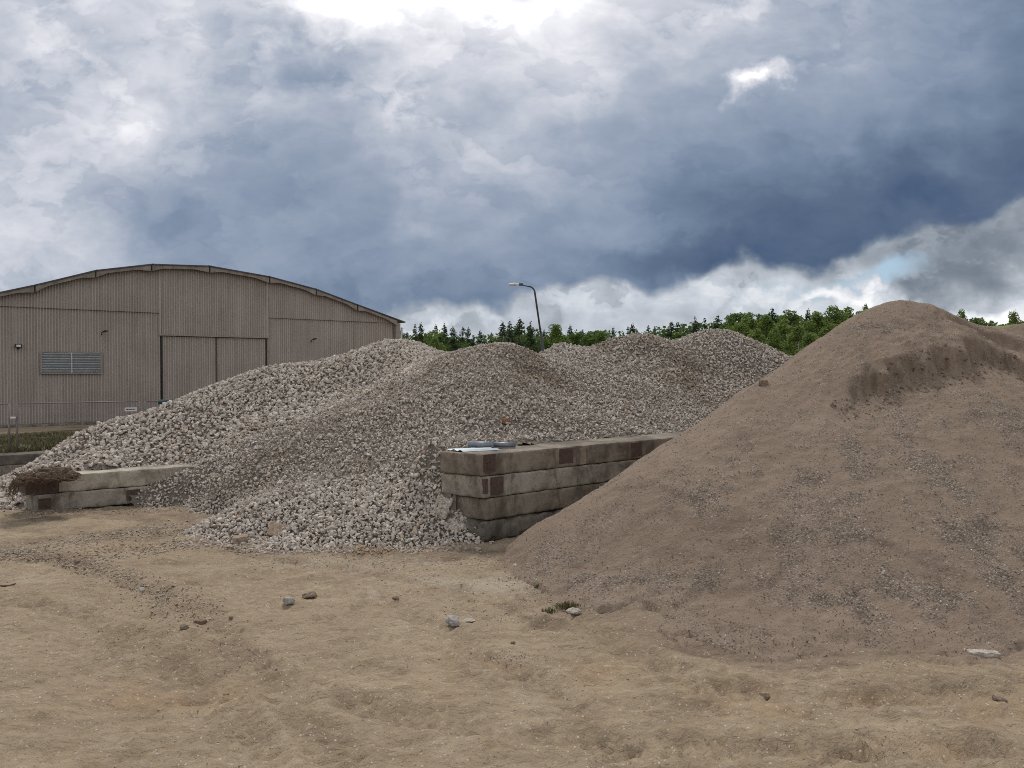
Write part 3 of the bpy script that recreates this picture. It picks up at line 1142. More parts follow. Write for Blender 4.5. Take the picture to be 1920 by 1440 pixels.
_co = np.empty(len(_gm.vertices) * 3, np.float32)
_gm.vertices.foreach_get('co', _co)
_co = _co.reshape(-1, 3)
_sp = np.zeros(len(_co))
_k = (_co[:, 0] > -1.5) & (_co[:, 0] < 12) & (_co[:, 1] > 4) & (_co[:, 1] < 10.5)
_sp[_k] = sstep(-.075, .0, hF(_co[_k, 0], _co[_k, 1]))
_at = _gm.attributes.new('spill', 'FLOAT', 'POINT')
_at.data.foreach_set('value', _sp.astype(np.float32))
scarp_px = [(1560, 765), (1600, 745), (1650, 722), (1690, 700), (1740, 684), (1790, 678), (1840, 672), (1880, 680), (1960, 705), (2100, 730)]
scarp = []
for x_, y_ in scarp_px:      # march the line of sight onto the relief
    d_ = ray(x_, y_)
    for yy_ in np.arange(6, 14, .02):
        q_ = np.array([0, 0, CAMH]) + d_ * yy_ / d_[1]
        if q_[2] < hF(np.array([q_[0]]), np.array([q_[1]]))[0]:
            break
    scarp.append(q_[:2])
scarp = np.array(scarp)


def relief_sand(x, y):
    z = hF(x, y)
    sy = np.interp(x, scarp[:, 0], scarp[:, 1]) + .16 * fbm(x, y * 0, 2.2, 4, .65, 51)
    d = y - sy + .07 * fbm(x, y, 4.5, 4, .6, 57)
    ends = sstep(scarp[0, 0] - .1, scarp[0, 0] + .7, x)
    z = z + ends * (.12 * sstep(-.02, .08, d) * sstep(.8, .2, d) - .09 * sstep(-.8, -.05, d) * sstep(.16, .0, d))
    # second scooped step at right, above
    d2 = y - (sy + .75 + .2 * fbm(x, y, 1.2, 2, .5, 52))
    e2 = sstep(scarp[5, 0], scarp[6, 0] + .3, x)
    z = z + e2 * .09 * (sstep(0, .15, d2) * sstep(1.2, .2, d2) - .6 * sstep(-.5, 0, d2) * sstep(.15, 0, d2))
    hi = sstep(.5, 2.0, z)
    z = z + .024 * fbm(x, y, 1.3, 3, .5, 53) + .012 * fbm(x, y, 6, 4, .6, 54)
    clod = fbm(x, y, 5.0, 3, .6, 58)
    z = z + ends * .05 * np.maximum(clod, 0) * sstep(.9, .1, np.abs(d - .25))
    th = np.arctan2(x - 5.6, 11.4 - y)
    rr_ = np.hypot(x - 5.6, y - 11.2)
    z = z + .020 * fbm(th * 5.5, rr_ * .35, 2.0, 4, .6, 64) * hi * sstep(.6, 2.5, rr_)
    # slumped tongues below mid height
    t = fbm(x, y, .9, 2, .5, 55)
    z = z + .03 * sstep(-.05, .05, t) * sstep(1.4, .6, z)
    # wheel-churned skirt
    sk = sstep(.32, .12, z)
    z = z + sk * (.022 * fbm(x, y * 1.6, 5.0, 3, .55, 56))
    return z


def build_sand():
    st = .028
    xs = np.arange(-.6, 13.0, st)
    ys = np.arange(4.9, 16.0, st)
    X, Y = np.meshgrid(xs, ys)
    Z = relief_sand(X, Y)
    g0 = gz(X.ravel(), Y.ravel()).reshape(X.shape)
    base = hF(X, Y)
    toe = base + .016 * fbm(X, Y, 2.2, 4, .6, 59)
    tp = np.array([T(*q)[:2] for q in ((1180, 1158), (1290, 1178), (1400, 1194), (1520, 1204), (1640, 1196))])
    yt = np.interp(X, tp[:, 0], tp[:, 1])
    for o_ in (0.0, -.34):
        q_ = np.abs(Y - yt - o_) / .12
        Z = Z + (.013 * np.sin(X * 2 * math.pi / .085 + np.abs(Y - yt - o_) * 34) - .008) * np.exp(-q_ ** 4) * (X > tp[0, 0]) * (X < tp[-1, 0]) * np.clip(.7 + fbm(X, Y, 2, 2, .5, 66), 0, 1.2)
    Z = np.where(toe > 0, np.maximum(Z, g0 + .004 + .35 * np.clip(toe, 0, .04)), g0 - .02)
    dx_, dy_ = X - C_R[0], Y - C_R[1]
    det = D_R[0] * E_R[1] - D_R[1] * E_R[0]
    b = (D_R[0] * dy_ - D_R[1] * dx_) / det
    a = (dx_ * E_R[1] - dy_ * E_R[0]) / det
    ok = (toe > -.004) & ((b < .30) | (a > 5.55)) & (X < Y * 1.05 + .5) & ~((a < .15) & (b > -.2))
    PX, PY = to_px(X, Y, Z)
    n1 = fbm(X * 1.6, Y * .6 + Z * .4, 1.1, 4, .6, 61)
    n2 = fbm(X, Y, 4, 4, .6, 62)

    def blob(cx, cy, rx, ry, rot=0):
        c, s_ = math.cos(math.radians(rot)), math.sin(math.radians(rot))
        q = np.hypot(((PX - cx) * c + (PY - cy) * s_) / rx, (-(PX - cx) * s_ + (PY - cy) * c) / ry)
        return sstep(1.4, .5, q)
    coarse = np.zeros(X.shape)
    for q in ((1620, 880, 130, 80), (1740, 860, 100, 110), (1480, 880, 110, 60), (1560, 1105, 200, 32), (1750, 1130, 200, 40), (1880, 1060, 80, 70), (1330, 940, 60, 30), (1400, 1085, 170, 24),
              (1560, 1000, 120, 14), (1790, 1000, 90, 30), (1650, 620, 60, 14), (1860, 800, 70, 60), (1130, 1090, 90, 20)):
        coarse = np.maximum(coarse, blob(*q))
    n3 = fbm(X, Y, 12, 3, .6, 63)
    rill = fbm(np.arctan2(X - 5.6, 11.4 - Y) * 6, np.hypot(X - 5.6, Y - 11.2) * .45, 2.0, 4, .6, 65)
    coarse = np.clip(coarse * (.28 + n1 * .6 + n2 * .5 + n3 * .3) + .16 + .16 * n1 + .12 * n2 + .32 * rill, 0, 1)
    sy = np.interp(X, scarp[:, 0], scarp[:, 1])
    d = Y - sy
    damp = sstep(-.10, .02, d) * sstep(.36, .05, d) * sstep(scarp[0, 0] - .2, scarp[0, 0] + .6, X) * np.clip(.30 + n2 * 1.1 + n3 * .6, 0, .70)
    damp = np.maximum(damp, .5 * blob(1440, 1020, 45, 20) * np.clip(.6 + n2, 0, 1))
    damp = np.maximum(damp, .25 * sstep(.1, .5, n2))
    v = np.stack([X, Y, Z], -1).reshape(-1, 3)
    f = grid_faces(len(ys), len(xs), ok)
    v, f, at = compact(v, f, {'coarse': coarse.ravel(), 'damp': damp.ravel()})
    rg = np.random.default_rng(71)
    # pebbles on the slope
    N = 150000
    yy = 5.0 + (rg.random(N) ** 1.3) * 8.5
    xx = rg.uniform(-.05, .82, N) * yy
    zz = relief_sand(xx, yy)
    dx_, dy_ = xx - C_R[0], yy - C_R[1]
    b_ = (D_R[0] * dy_ - D_R[1] * dx_) / det
    ix = np.clip(((xx - xs[0]) / st).astype(int), 0, len(xs) - 1)
    iy = np.clip(((yy - ys[0]) / st).astype(int), 0, len(ys) - 1)
    ck = np.abs(yy - np.interp(xx, scarp[:, 0], scarp[:, 1]) + .12) < .22
    ck &= (xx > scarp[0, 0]) & (rg.random(N) < .22)
    CLP = np.stack([xx, yy, zz], 1)[ck]
    gz_here = gz(xx, yy)
    zz = np.maximum(zz, gz_here + .004)
    k = (hF(xx, yy) > -.01) & (b_ < -.02) & (rg.random(N) < .16 + .8 * coarse[iy, ix]) & ok[iy, ix]
    p = np.stack([xx, yy, zz + .002], 1)[k]
    s_ = .004 + .010 * rg.random(len(p)) ** 3
    V2, F2, T2 = scatter_stones(p, s_, TINY, rg)
    print('sand pebbles', len(p))
    V3, F3, T3 = scatter_stones(CLP, .008 + .03 * rg.random(len(CLP)) ** 3, MED, rg)
    f = [f, F3 + len(v)]
    v = np.r_[v, V3]
    at['coarse'] = np.r_[at['coarse'], np.full(len(V3), .1)]
    at['damp'] = np.r_[at['damp'], np.full(len(V3), .35)]
    nf = len(f[0]) + len(f[1])
    n0 = len(v)
    o = mesh_np('sand_heap', np.r_[v, V2], [*f, F2 + n0], [M_SANDHEAP, M_PEBBLE],
                attrs={'coarse': np.r_[at['coarse'], np.zeros(len(V2))], 'damp': np.r_[at['damp'], np.zeros(len(V2))], 'tint': np.r_[np.zeros(n0), T2]},
                matidx=np.r_[np.zeros(nf), np.ones(len(F2))], smooth=np.r_[np.ones(len(f[0]), bool), np.zeros(len(f[1]) + len(F2), bool)])
    tag(o, 'large smooth brown heap of gravelly sand with eroded ledge on the right', 'sand heap')


build_sand()


# ------------------------------------------------------------------ concrete blocks
def block_mesh(L, Wd, H, seed, chip=.03, res=.024):
    """rounded, chipped box in local coordinates 0..L, 0..Wd, 0..H"""
    bm = bmesh.new()
    nL, nW, nH = max(2, int(L / res)), max(2, int(Wd / res)), max(2, int(H / res))
    vs = {}

    def vert(i, j, k):
        key = (i, j, k)
        if key not in vs:
            vs[key] = bm.verts.new((i / nL * L, j / nW * Wd, k / nH * H))
        return vs[key]
    for i in range(nL):
        for j in range(nW):
            bm.faces.new((vert(i, j, 0), vert(i, j + 1, 0), vert(i + 1, j + 1, 0), vert(i + 1, j, 0)))
            bm.faces.new((vert(i, j, nH), vert(i + 1, j, nH), vert(i + 1, j + 1, nH), vert(i, j + 1, nH)))
    for i in range(nL):
        for k in range(nH):
            bm.faces.new((vert(i, 0, k), vert(i + 1, 0, k), vert(i + 1, 0, k + 1), vert(i, 0, k + 1)))
            bm.faces.new((vert(i, nW, k), vert(i, nW, k + 1), vert(i + 1, nW, k + 1), vert(i + 1, nW, k)))
    for j in range(nW):
        for k in range(nH):
            bm.faces.new((vert(0, j, k), vert(0, j, k + 1), vert(0, j + 1, k + 1), vert(0, j + 1, k)))
            bm.faces.new((vert(nL, j, k), vert(nL, j + 1, k), vert(nL, j + 1, k + 1), vert(nL, j, k + 1)))
    for v in bm.verts:
        c = v.co.copy()
        n1 = mnoise.noise(c * 4 + Vector((seed * 3.1, 0, 0)))
        n2 = mnoise.noise(c * 13 + Vector((0, seed * 5.3, 0)))
        r = .005 + (.035 if chip > .1 else 0) + chip * max(0, n1 + .02) * 1.6 + 1.3 * chip * max(0, n2 - .1)
        inner = Vector((min(max(c.x, r), L - r), min(max(c.y, r), Wd - r), min(max(c.z, r), H - r)))
        d = c - inner
        if d.length > 1e-6:
            v.co = inner + d.normalized() * r
        v.co += Vector((mnoise.noise(c * 6 + Vector((seed, 1, 0))), mnoise.noise(c * 6 + Vector((seed, 9, 0))), mnoise.noise(c * 5 + Vector((seed, 5, 3))))) * .006
    return bm


def skew_matrix(O, D, E):
    return Matrix(((D[0], E[0], 0, O[0]), (D[1], E[1], 0, O[1]), (0, 0, 1, O[2]), (0, 0, 0, 1)))


def beam(O, D, E, L, Wd, H, mat, label, group, seed, plates=(), chip=.03, name='concrete_beam', tilt=0.0):
    """O = near bottom corner; D runs along the beam, E across its end. Plates: (x0,x1,z0,z1,face,thick)"""
    ang = math.atan2(D[1], D[0])
    root = empty(name, (O[0], O[1], O[2]), label, 'concrete beam', group, ang)
    root.rotation_euler = (0, -tilt, ang)
    ca, sa = math.cos(-ang), math.sin(-ang)
    el = np.array([E[0] * ca - E[1] * sa, E[0] * sa + E[1] * ca])     # E in the beam's frame
    S = Matrix(((1, el[0], 0, 0), (0, el[1], 0, 0), (0, 0, 1, 0), (0, 0, 0, 1)))
    bm = block_mesh(L, Wd, H, seed, chip)
    bm.transform(S)
    me = bpy.data.meshes.new('block')
    bm.to_mesh(me)
    bm.free()
    me.polygons.foreach_set('use_smooth', [True] * len(me.polygons))
    me.materials.append(mat)
    o = bpy.data.objects.new('block', me)
    C.objects.link(o)
    o.parent = root
    for (x0, x1, z0, z1, face, th, pm) in plates:
        m = MB()
        if face == 'side':
            m.box(x0, x1, -th, .03, z0, z1, S)
        elif face == 'end':
            m.box(-th, .03, x0, x1, z0, z1, S)
        elif face == 'hook':
            m.box(x0, x1, -th, .02, z0, z1, S)
            m.box(x0 - .035, x1 + .035, -th - .004, -th + .012, z1 - .045, z1 - .02, S)
            m.box(x0 - .02, x1 + .03, -th - .004, -th + .012, z0, z0 + .02, S)
        m.build('steel_plate' if face != 'hook' else 'lifting_bracket', pm, root, bevel=.003)
    return root


GR = 'concrete beams stacked as a wall beside the sand heap'
H4 = .272
zR = [3 * H4, 2 * H4, H4, 0.0]
offs = [0.0, .02, .07, .0]
endw = [.67, .67, .64, .68]
specs = [
    (M_CONC_BR, 'brown stained concrete beam topmost of the four-high stack, with grey pipes on it',
     [(0.01, .20, .05, .265, 'side', .006, M_RUST), (1.30, 1.55, .05, .25, 'side', .008, M_RUST), (2.75, 2.98, .04, .24, 'side', .008, M_RUST), (.06, .085, .04, .21, 'hook', .02, M_RUST),
      (1.70, 1.80, .012, .262, 'side', .003, None)]),
    (M_CONC, 'grey concrete beam second from the top of the four-high stack, rust plate near its end',
     [(.10, .28, .045, .25, 'side', .03, M_RUST), (.0, .05, .06, .24, 'side', .012, M_RUST)]),
    (M_CONC_BR, 'dark brown concrete beam third from the top of the four-high stack, set slightly back', []),
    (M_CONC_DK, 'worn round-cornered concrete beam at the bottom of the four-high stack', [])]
M_SANDSTRIPE = mat_concrete('mortar_patch', (.27, .21, .155), (.25, .18, .13), .3)
for i, (m_, lab, pl) in enumerate(specs):
    O = np.array([C_R[0] + D_R[0] * offs[i], C_R[1] + D_R[1] * offs[i], zR[i]])
    pl = [(a, b, c, d, f, t, (pm or M_SANDSTRIPE)) for a, b, c, d, f, t, pm in pl]
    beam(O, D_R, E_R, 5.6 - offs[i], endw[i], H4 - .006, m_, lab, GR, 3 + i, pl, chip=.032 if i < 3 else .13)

GL = 'concrete beams stacked two high at the left'
HL = .262
beam(np.array([C_L[0], C_L[1], 0.02]), D_L, E_L, 2.6, .45, HL - .006, M_CONC, 'lower mossy concrete beam of the two-high stack at left, with square rust plates', GL, 21,
     [(.04, .20, .04, .20, 'side', .006, M_RUST), (1.22, 1.45, .05, .22, 'side', .006, M_RUST)], chip=.03)
beam(np.array([C_L[0] - .10, C_L[1] - .05, HL + .022]), D_L, E_L, 3.0, .47, HL - .006, M_CONC_LT, 'upper pale concrete beam of the two-high stack at left, rusty at its end', GL, 25,
     [(.0, .42, .006, .20, 'side', .004, M_RUST), (.01, .40, .02, .21, 'end', .004, M_RUST)], chip=.035)

# ------------------------------------------------------------------ pipes and sheet lying on the stack
M_PIPE = mat_plain('galvanised_grey', (.17, .19, .215), .45, .25, .3, 9)
M_SHEET = mat_plain('dull_zinc_sheet', (.26, .29, .32), .4, .35, .25, 5)


def pipe(name, p0, p1, r, label):
    p0, p1 = Vector(p0), Vector(p1)
    d = (p1 - p0).normalized()
    n = 16
    a = d.cross(Vector((0, 0, 1))).normalized()
    b = d.cross(a)
    m = MB()
    m.v = [tuple(p + rr * (a * math.cos(2 * math.pi * k / n) + b * math.sin(2 * math.pi * k / n))) for p, rr in ((p0, r), (p1, r), (p1, r * .82), (p0, r * .82)) for k in range(n)]
    for q in range(4):
        for k in range(n):
            i0, i1 = q * n + k, q * n + (k + 1) % n
            j0, j1 = ((q + 1) % 4) * n + k, ((q + 1) % 4) * n + (k + 1) % n
            m.f.append([i0, i1, j1, j0])
    o = m.build(name, M_PIPE, smooth=False)
    for pl in o.data.polygons:
        pl.use_smooth = True
    return tag(o, label, 'pipe')


zt = 4 * H4 - .004
a0 = G(880, 841, 9.78)
pipe('grey_pipe', T(878, 834, zt + .052), T(926, 834.5, zt + .052), .045, 'short dark grey pipe lying nearest on the top concrete beam')
pipe('grey_pipe', T(924, 834, zt + .045), T(966, 834, zt + .04), .036, 'lighter grey pipe lying end to end right of the dark one')
m = MB()
prof = [(0, 0), (.05, .022), (.10, .004), (.16, .026), (.22, .006), (.3, .02)]
A0, A1 = T(868, 847, zt + .004), T(938, 843.5, zt + .004)
dd_ = A1 - A0
nn_ = np.array([E_R[0], E_R[1], 0]) * 1.0
top = []
for side in (0, 1):
    for (w_, h_) in prof:
        q = A0 + dd_ * side + nn_ * w_ * .9 + np.array([0, 0, h_])
        top.append(tuple(q))
np_ = len(prof)
m.v = top + [(x, y, z - .004) for x, y, z in top]
for k in range(np_ - 1):
    m.f += [[k, k + 1, np_ + k + 1, np_ + k], [2 * np_ + k, 3 * np_ + k, 3 * np_ + k + 1, 2 * np_ + k + 1]]
o = m.build('metal_sheet', M_SHEET)
tag(o, 'bent pale grey metal sheet lying under the pipes on the top beam', 'metal sheet')


# ------------------------------------------------------------------ hangar
M_WALL, n, b = new_mat('corrugated_cement_sheet', .85, .2)
p = n.obj()
streak = n.noise(n.vmath('MULTIPLY', p, (2.2, 2.2, .12)), 3, 5, .6)
bl = n.noise(p, .6, 4, .6)
sx, sy_, sz_ = n.sep(p)
panel = n.sep(n.voro(n.comb(n.math('MULTIPLY', sx, .9), 0.0, n.math('MULTIPLY', sz_, .42)), 1.0, out='Color', rand=0.15))[0]
col = n.ramp(streak, [(.3, (.31, .266, .236)), (.5, (.385, .333, .298)), (.72, (.44, .385, .348))])
col = n.mix(n.mrange(bl, .35, .7, 0, .35), col, (.25, .21, .185))
col = n.mix(n.math('MULTIPLY', panel, .22), col, (.44, .39, .35))
spk_ = n.noise(p, 22, 4, .7)
col = n.mix(n.mrange(spk_, .6, .8, 0, .4), col, (.34, .30, .27))
n.put(b.inputs['Base Color'], col)
n.put(b.inputs['Normal'], n.bump(n.noise(p, 30, 3), .3, .01))
M_ROOF = mat_plain('weathered_roof_sheet', (.075, .072, .072), .8, 0, .3, 3, .01)
M_TRIM = mat_plain('roof_edge_sheet', (.22, .19, .17), .85, 0, .3, 5, .01)
M_BLACK = mat_plain('dark_gap_and_lap_shade', (.02, .018, .016), .9)
M_LOUV = mat_plain('pale_louvre', (.52, .54, .53), .6, 0, .15, 6)
M_FRAME = mat_plain('greyed_frame', (.25, .22, .20), .8, 0, .2, 6)
M_DARKMET = mat_plain('dark_metal', (.03, .03, .03), .5, .3)
M_WHITE = mat_plain('dirty_white', (.6, .6, .58), .6, 0, .1, 6)
M_GLASS = mat_plain('dusty_glass', (.10, .12, .14), .25, 0, .2, 3, 0, .6)

HO = G(0, 800, 29.3)
HO[2] = 0
hD = np.array([.783, .622])
hang = math.atan2(hD[1], hD[0])
hangar = empty('hangar', (HO[0], HO[1], 0), 'long brown-grey corrugated hangar with a low arched roof', 'hangar', None, hang)
roof_t = [-2.15, -1.05, 1.14, 3.22, 5.3, 7.65, 10.3, 12.55, 14.7, 16.95]
roof_z = [4.55, 4.62, 5.30, 6.02, 6.44, 6.56, 6.30, 5.88, 5.26, 4.60]
roof_z[0] = 4.25
PITCHW = .10


def roofline(t):
    return np.interp(t, roof_t, roof_z)


def corr(t):
    return .034 * np.cos(2 * np.pi * t / PITCHW)


def corr_panel(name, t0, t1, zb, ztf, y0, mat, parent, closed=True, step=PITCHW / 8):
    ts = np.linspace(t0, t1, int((t1 - t0) / step) + 1)
    yv = y0 + corr(ts)
    zt_ = np.array([ztf(t) for t in ts])
    nr = 7
    V = []
    for r in range(nr):
        z = zb + (zt_ - zb) * r / (nr - 1)
        V.append(np.stack([ts, yv, z], 1))
    V = np.concatenate(V)
    f = grid_faces(nr, len(ts))
    o = mesh_np(name, V, f, mat, parent, smooth=True)
    return o


dt0, dt1, dtm, dz_ = 5.72, 10.24, 7.99, 3.61
seam = 4.60
# lower tier, left and right of the doorway, upper tier laps 25 mm proud
corr_panel('wall', -2.1, dt0 - .02, .06, lambda t: min(seam, roofline(t)), 0, M_WALL, hangar)
corr_panel('wall', dt1 + .02, 16.8, .06, lambda t: min(seam, roofline(t)), 0, M_WALL, hangar)
corr_panel('gable', -2.05, dt0 - .02, seam - .08, lambda t: max(seam, roofline(t)), -.045, M_WALL, hangar)
corr_panel('gable', dt1 + .02, 16.75, seam - .08, lambda t: max(seam - .02, roofline(t)), -.045, M_WALL, hangar)
corr_panel('gable', dt0 - .02, dt1 + .02, dz_, lambda t: roofline(t), -.045, M_WALL, hangar)
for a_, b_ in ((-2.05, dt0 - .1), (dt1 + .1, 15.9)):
    MB().box(a_, b_, -.05, -.002, seam - .084, seam - .0805).build('lap_shadow_strip', M_BLACK, hangar)  # added black strip painting the shadow line under the upper sheets' lap
# doors: two leaves standing slightly back, with dark gaps and top rail
for (a, b_) in ((dt0 + .035, dtm - .015), (dtm + .02, dt1 - .02)):
    dr = empty('door', (a, .02, .06))
    dr.parent = hangar
    corr_panel('leaf', 0.0, b_ - a, 0.0, lambda t: dz_ - .12, 0, M_WALL, dr)
    MB().box(-.012, .010, -.055, -.036, 0, dz_ - .1).build('edge_strip', M_DARKMET, dr)
MB().box(dt0 - .06, dt1 + .06, .06, .10, 0, dz_ + .02).build('door_recess', M_BLACK, hangar)
MB().box(dt0 - .1, dt1 + .1, -.085, -.070, dz_ - .035, dz_ + .02).build('door_rail', M_FRAME, hangar)
for a_ in (dt0 - .02, dt1 - .03):
    MB().box(a_ + .01, a_ + .04, -.06, -.036, .06, dz_ - .03).build('door_jamb', M_DARKMET, hangar)


def louvre(t0, t1, z0, z1, nsl, mull=True):
    w = empty('louvre_window', ((t0 + t1) / 2, 0, z0))
    w.parent = hangar
    hw = (t1 - t0) / 2
    H = z1 - z0
    m = MB()
    m.box(-hw - .05, hw + .05, -.10, -.03, -.05, 0).box(-hw - .05, hw + .05, -.10, -.03, H, H + .04)
    m.box(-hw - .05, -hw, -.10, -.03, 0, H).box(hw, hw + .05, -.10, -.03, 0, H)
    m.build('frame', M_FRAME, w)
    MB().box(-hw, hw, -.045, -.034, 0, H).build('pane', M_GLASS, w)
    m = MB()
    for i in range(nsl):
        zc = H * (i + .5) / nsl
        R = Matrix.Translation((0, -.066, zc)) @ Matrix.Rotation(math.radians(-38), 4, 'X')
        m.box(-hw, hw, -.038, .022, -.005, .005, R)
    m.build('slats', M_LOUV, w)
    if mull:
        MB().box(-.015, .015, -.108, -.045, 0, H).build('mullion', M_LOUV, w)
    return w


louvre(1.37, 3.40, 2.02, 2.80, 8)
louvre(12.62, 13.4, 2.28, 2.52, 3, False)
# roof shell: polygonal barrel running back 40 m, with sheet thickness and front fascia
LEN = 40.0
m = MB()
for i in range(len(roof_t) - 1):
    t0, t1, z0, z1 = roof_t[i], roof_t[i + 1], roof_z[i], roof_z[i + 1]
    e0 = 0.0 if i else .35
    e1 = .0 if i < len(roof_t) - 2 else .42
    sl = (z1 - z0) / (t1 - t0)
    lap = .07
    a = (t0 - e0 - (lap if sl < 0 else 0), z0 - e0 * sl + (lap * -sl if sl < 0 else 0))
    c = (t1 + e1 + (lap if sl > 0 else 0), z1 + e1 * sl * .7 + (lap * sl if sl > 0 else 0))
    up = .03
    m.quad_box([(a[0], -.34, a[1] + up), (c[0], -.34, c[1] + up), (c[0], LEN, c[1] + up), (a[0], LEN, a[1] + up),
                (a[0], -.34, a[1] + up + .05), (c[0], -.34, c[1] + up + .05), (c[0], LEN, c[1] + up + .05), (a[0], LEN, a[1] + up + .05)])
m.build('roof', M_ROOF, hangar)
# scalloped bargeboard pieces that droop at each joint
m = MB()
for i in range(1, len(roof_t) - 1):
    t0, t1, z0, z1 = roof_t[i], roof_t[i + 1] - .03, roof_z[i], roof_z[i + 1]
    N = 14
    topv, botv = [], []
    for k in range(N + 1):
        s_ = k / N
        t = t0 + (t1 - t0) * s_
        z = z0 + (z1 - z0) * s_
        droop = .13 + .12 * (max(0, 1 - s_ * 5) ** 1.0 + max(0, 1 - (1 - s_) * 4) ** 1.0)
        topv.append((t, z + .028))
        botv.append((t, z + .028 - droop))
    for k in range(N):
        a, b_, c, d = topv[k], topv[k + 1], botv[k + 1], botv[k]
        m.quad_box([(d[0], -.30, d[1]), (c[0], -.30, c[1]), (c[0], -.27, c[1]), (d[0], -.27, d[1]),
                    (a[0], -.30, a[1]), (b_[0], -.30, b_[1]), (b_[0], -.27, b_[1]), (a[0], -.27, a[1])])
m.build('bargeboard', M_TRIM, hangar)
for i in range(1, len(roof_t) - 1):
    m = MB()
    m.box(roof_t[i] - .015, roof_t[i] + .02, -.32, -.26, roof_z[i] - .22, roof_z[i] + .02)
    m.build('rafter_end', M_DARKMET, hangar)
# side and back walls (seen only from aside)
MB().box(16.8, 16.9, .05, LEN - .3, 0, 4.58).box(-2.2, -2.1, .05, LEN - .3, 0, 4.3).box(-2.1, 16.8, LEN - .5, LEN - .35, 0, 4.3).build('side_wall', M_WALL, hangar)
MB().box(16.86, 17.12, -.25, .02, 0, 4.5).build('corner_post', M_FRAME, hangar)
MB().tube([(17.3, -.1, 4.3), (17.25, -.1, 3.9), (17.2, -.1, 0)], .06, 8).build('downpipe', M_WHITE, hangar, smooth=True)
MB().box(-2.2, 16.95, -.16, .12, -.4, .055).build('plinth', M_CONC_DK, hangar)
# sheet seams: thin shadowing lap strips of the panels
MB().box(dt0 - .08, dt0 - .02, -.085, -.03, dz_ + .02, 6.3).build('lap_strip', M_WALL, hangar)
MB().box(dt1 + .02, dt1 + .07, -.085, -.03, dz_ + .02, 6.15).build('lap_strip', M_WALL, hangar)


def wall_lamp(t, z, flood, label):
    w = empty('flood_light' if flood else 'wall_lamp', (t, -.03, z))
    w.parent = hangar
    if flood:
        MB().box(-.11, .11, -.16, -.05, -.07, .07).build('housing', M_DARKMET, w, bevel=.01)
        MB().box(-.07, .07, -.168, -.161, -.04, .04).build('lens', M_WHITE, w)
        MB().box(-.02, .02, -.05, .03, -.12, .02).build('bracket', M_DARKMET, w)
    else:
        MB().tube([(-.07, .02, -.12), (-.07, -.08, -.02), (0, -.16, .03)], .018, 6).build('bracket', M_DARKMET, w)
        MB().tube([(-.04, -.16, .02), (.02, -.20, .04), (.12, -.26, .05)], [.03, .04, .02], 8).build('housing', M_DARKMET, w, smooth=True)


wall_lamp(.60, 3.04, True, '')
wall_lamp(3.52, 3.64, False, '')
wall_lamp(12.45, 3.56, False, '')

# ------------------------------------------------------------------ terrace at left: block kerb, grass, mobile fence
kA, kB = T(-190, 905), T(110, 884)
kd = (kB - kA)[:2]
kL = np.linalg.norm(kd)
kd = kd / kL
kE = np.array([-kd[1], kd[0]])
beam(np.array([kA[0], kA[1], 0.0]), kd, kE, kL + 1.2, .62, .195, M_CONC, 'lower pale beam of the low terrace kerb at the left edge', 'terrace kerb beams', 41, chip=.02)
beam(np.array([kA[0], kA[1], .20]), kd, kE, kL + 1.2, .60, .20, M_CONC_DK, 'upper dark beam of the low terrace kerb under the fence', 'terrace kerb beams', 43, chip=.02)
M_TERR, n, b = new_mat('terrace_soil', .95, .1)
p = n.pos()
n.put(b.inputs['Base Color'], n.mix(n.noise(p, 3, 5, .6), (.045, .042, .024), (.095, .08, .048)))
tx, ty = np.meshgrid(np.linspace(-30, -4, 80), np.linspace(0, 1, 40))
yk = kA[1] + (tx - kA[0]) * kd[1] / kd[0] + .55
yh = HO[1] + (tx - HO[0]) * hD[1] / hD[0] - .12
yh = np.maximum(yh, yk + 1)
TY = yk + (yh - yk) * ty
TZ = .385 - .50 * ty + .03 * fbm(tx, TY, 1.2, 3, .5, 81)
o = mesh_np('terrace_ground', np.stack([tx, TY, TZ], -1).reshape(-1, 3), grid_faces(40, 80), M_TERR, smooth=True)
tag(o, kind='structure')
# old mossy concrete slab edge before the hangar
hn = np.array([hD[1], -hD[0]])
q0 = HO[:2] - hD * 3.0 + hn * 1.0
o = beam(np.array([q0[0], q0[1], -.30]), hD, -hn, 8.6, .82, .38, M_CONC_BR, 'mossy crumbling concrete slab along the foot of the hangar wall', None, 47, chip=.08)
o['category'] = 'concrete slab'
o.name = 'loading_slab'

M_GRASS, n, b = new_mat('grass_blades', .7, .2)
n.put(b.inputs['Base Color'], n.ramp(n.attr('tint'), [(0, (.05, .05, .022)), (.35, (.095, .095, .04)), (.7, (.15, .13, .065)), (1, (.24, .19, .11))]))


def grass(name, pts, h0, h1, rg, lean=.4, width=.008):
    n_ = len(pts)
    a = rg.uniform(0, 2 * np.pi, n_)
    h = rg.uniform(h0, h1, n_)
    l = rg.uniform(0, lean, n_) * h
    w = width * rg.uniform(.6, 1.4, n_)
    dx_, dy_ = np.cos(a), np.sin(a)
    b2 = rg.uniform(0, 2 * np.pi, n_)
    p = np.asarray(pts)
    v0 = p + np.stack([-np.cos(b2) * w, -np.sin(b2) * w, np.zeros(n_)], 1)
    v1 = p + np.stack([np.cos(b2) * w, np.sin(b2) * w, np.zeros(n_)], 1)
    m0 = p + np.stack([dx_ * l * .35 + np.cos(b2) * w * .8, dy_ * l * .35 + np.sin(b2) * w * .8, h * .6], 1)
    t0 = p + np.stack([dx_ * l, dy_ * l, h], 1)
    V = np.stack([v0, v1, m0, t0], 1).reshape(-1, 3)
    i = np.arange(n_)[:, None] * 4
    Fs = np.concatenate([i + np.array([[0, 1, 2]]), i + np.array([[0, 2, 3]])])
    return V, Fs, np.repeat(rg.random(n_), 4)


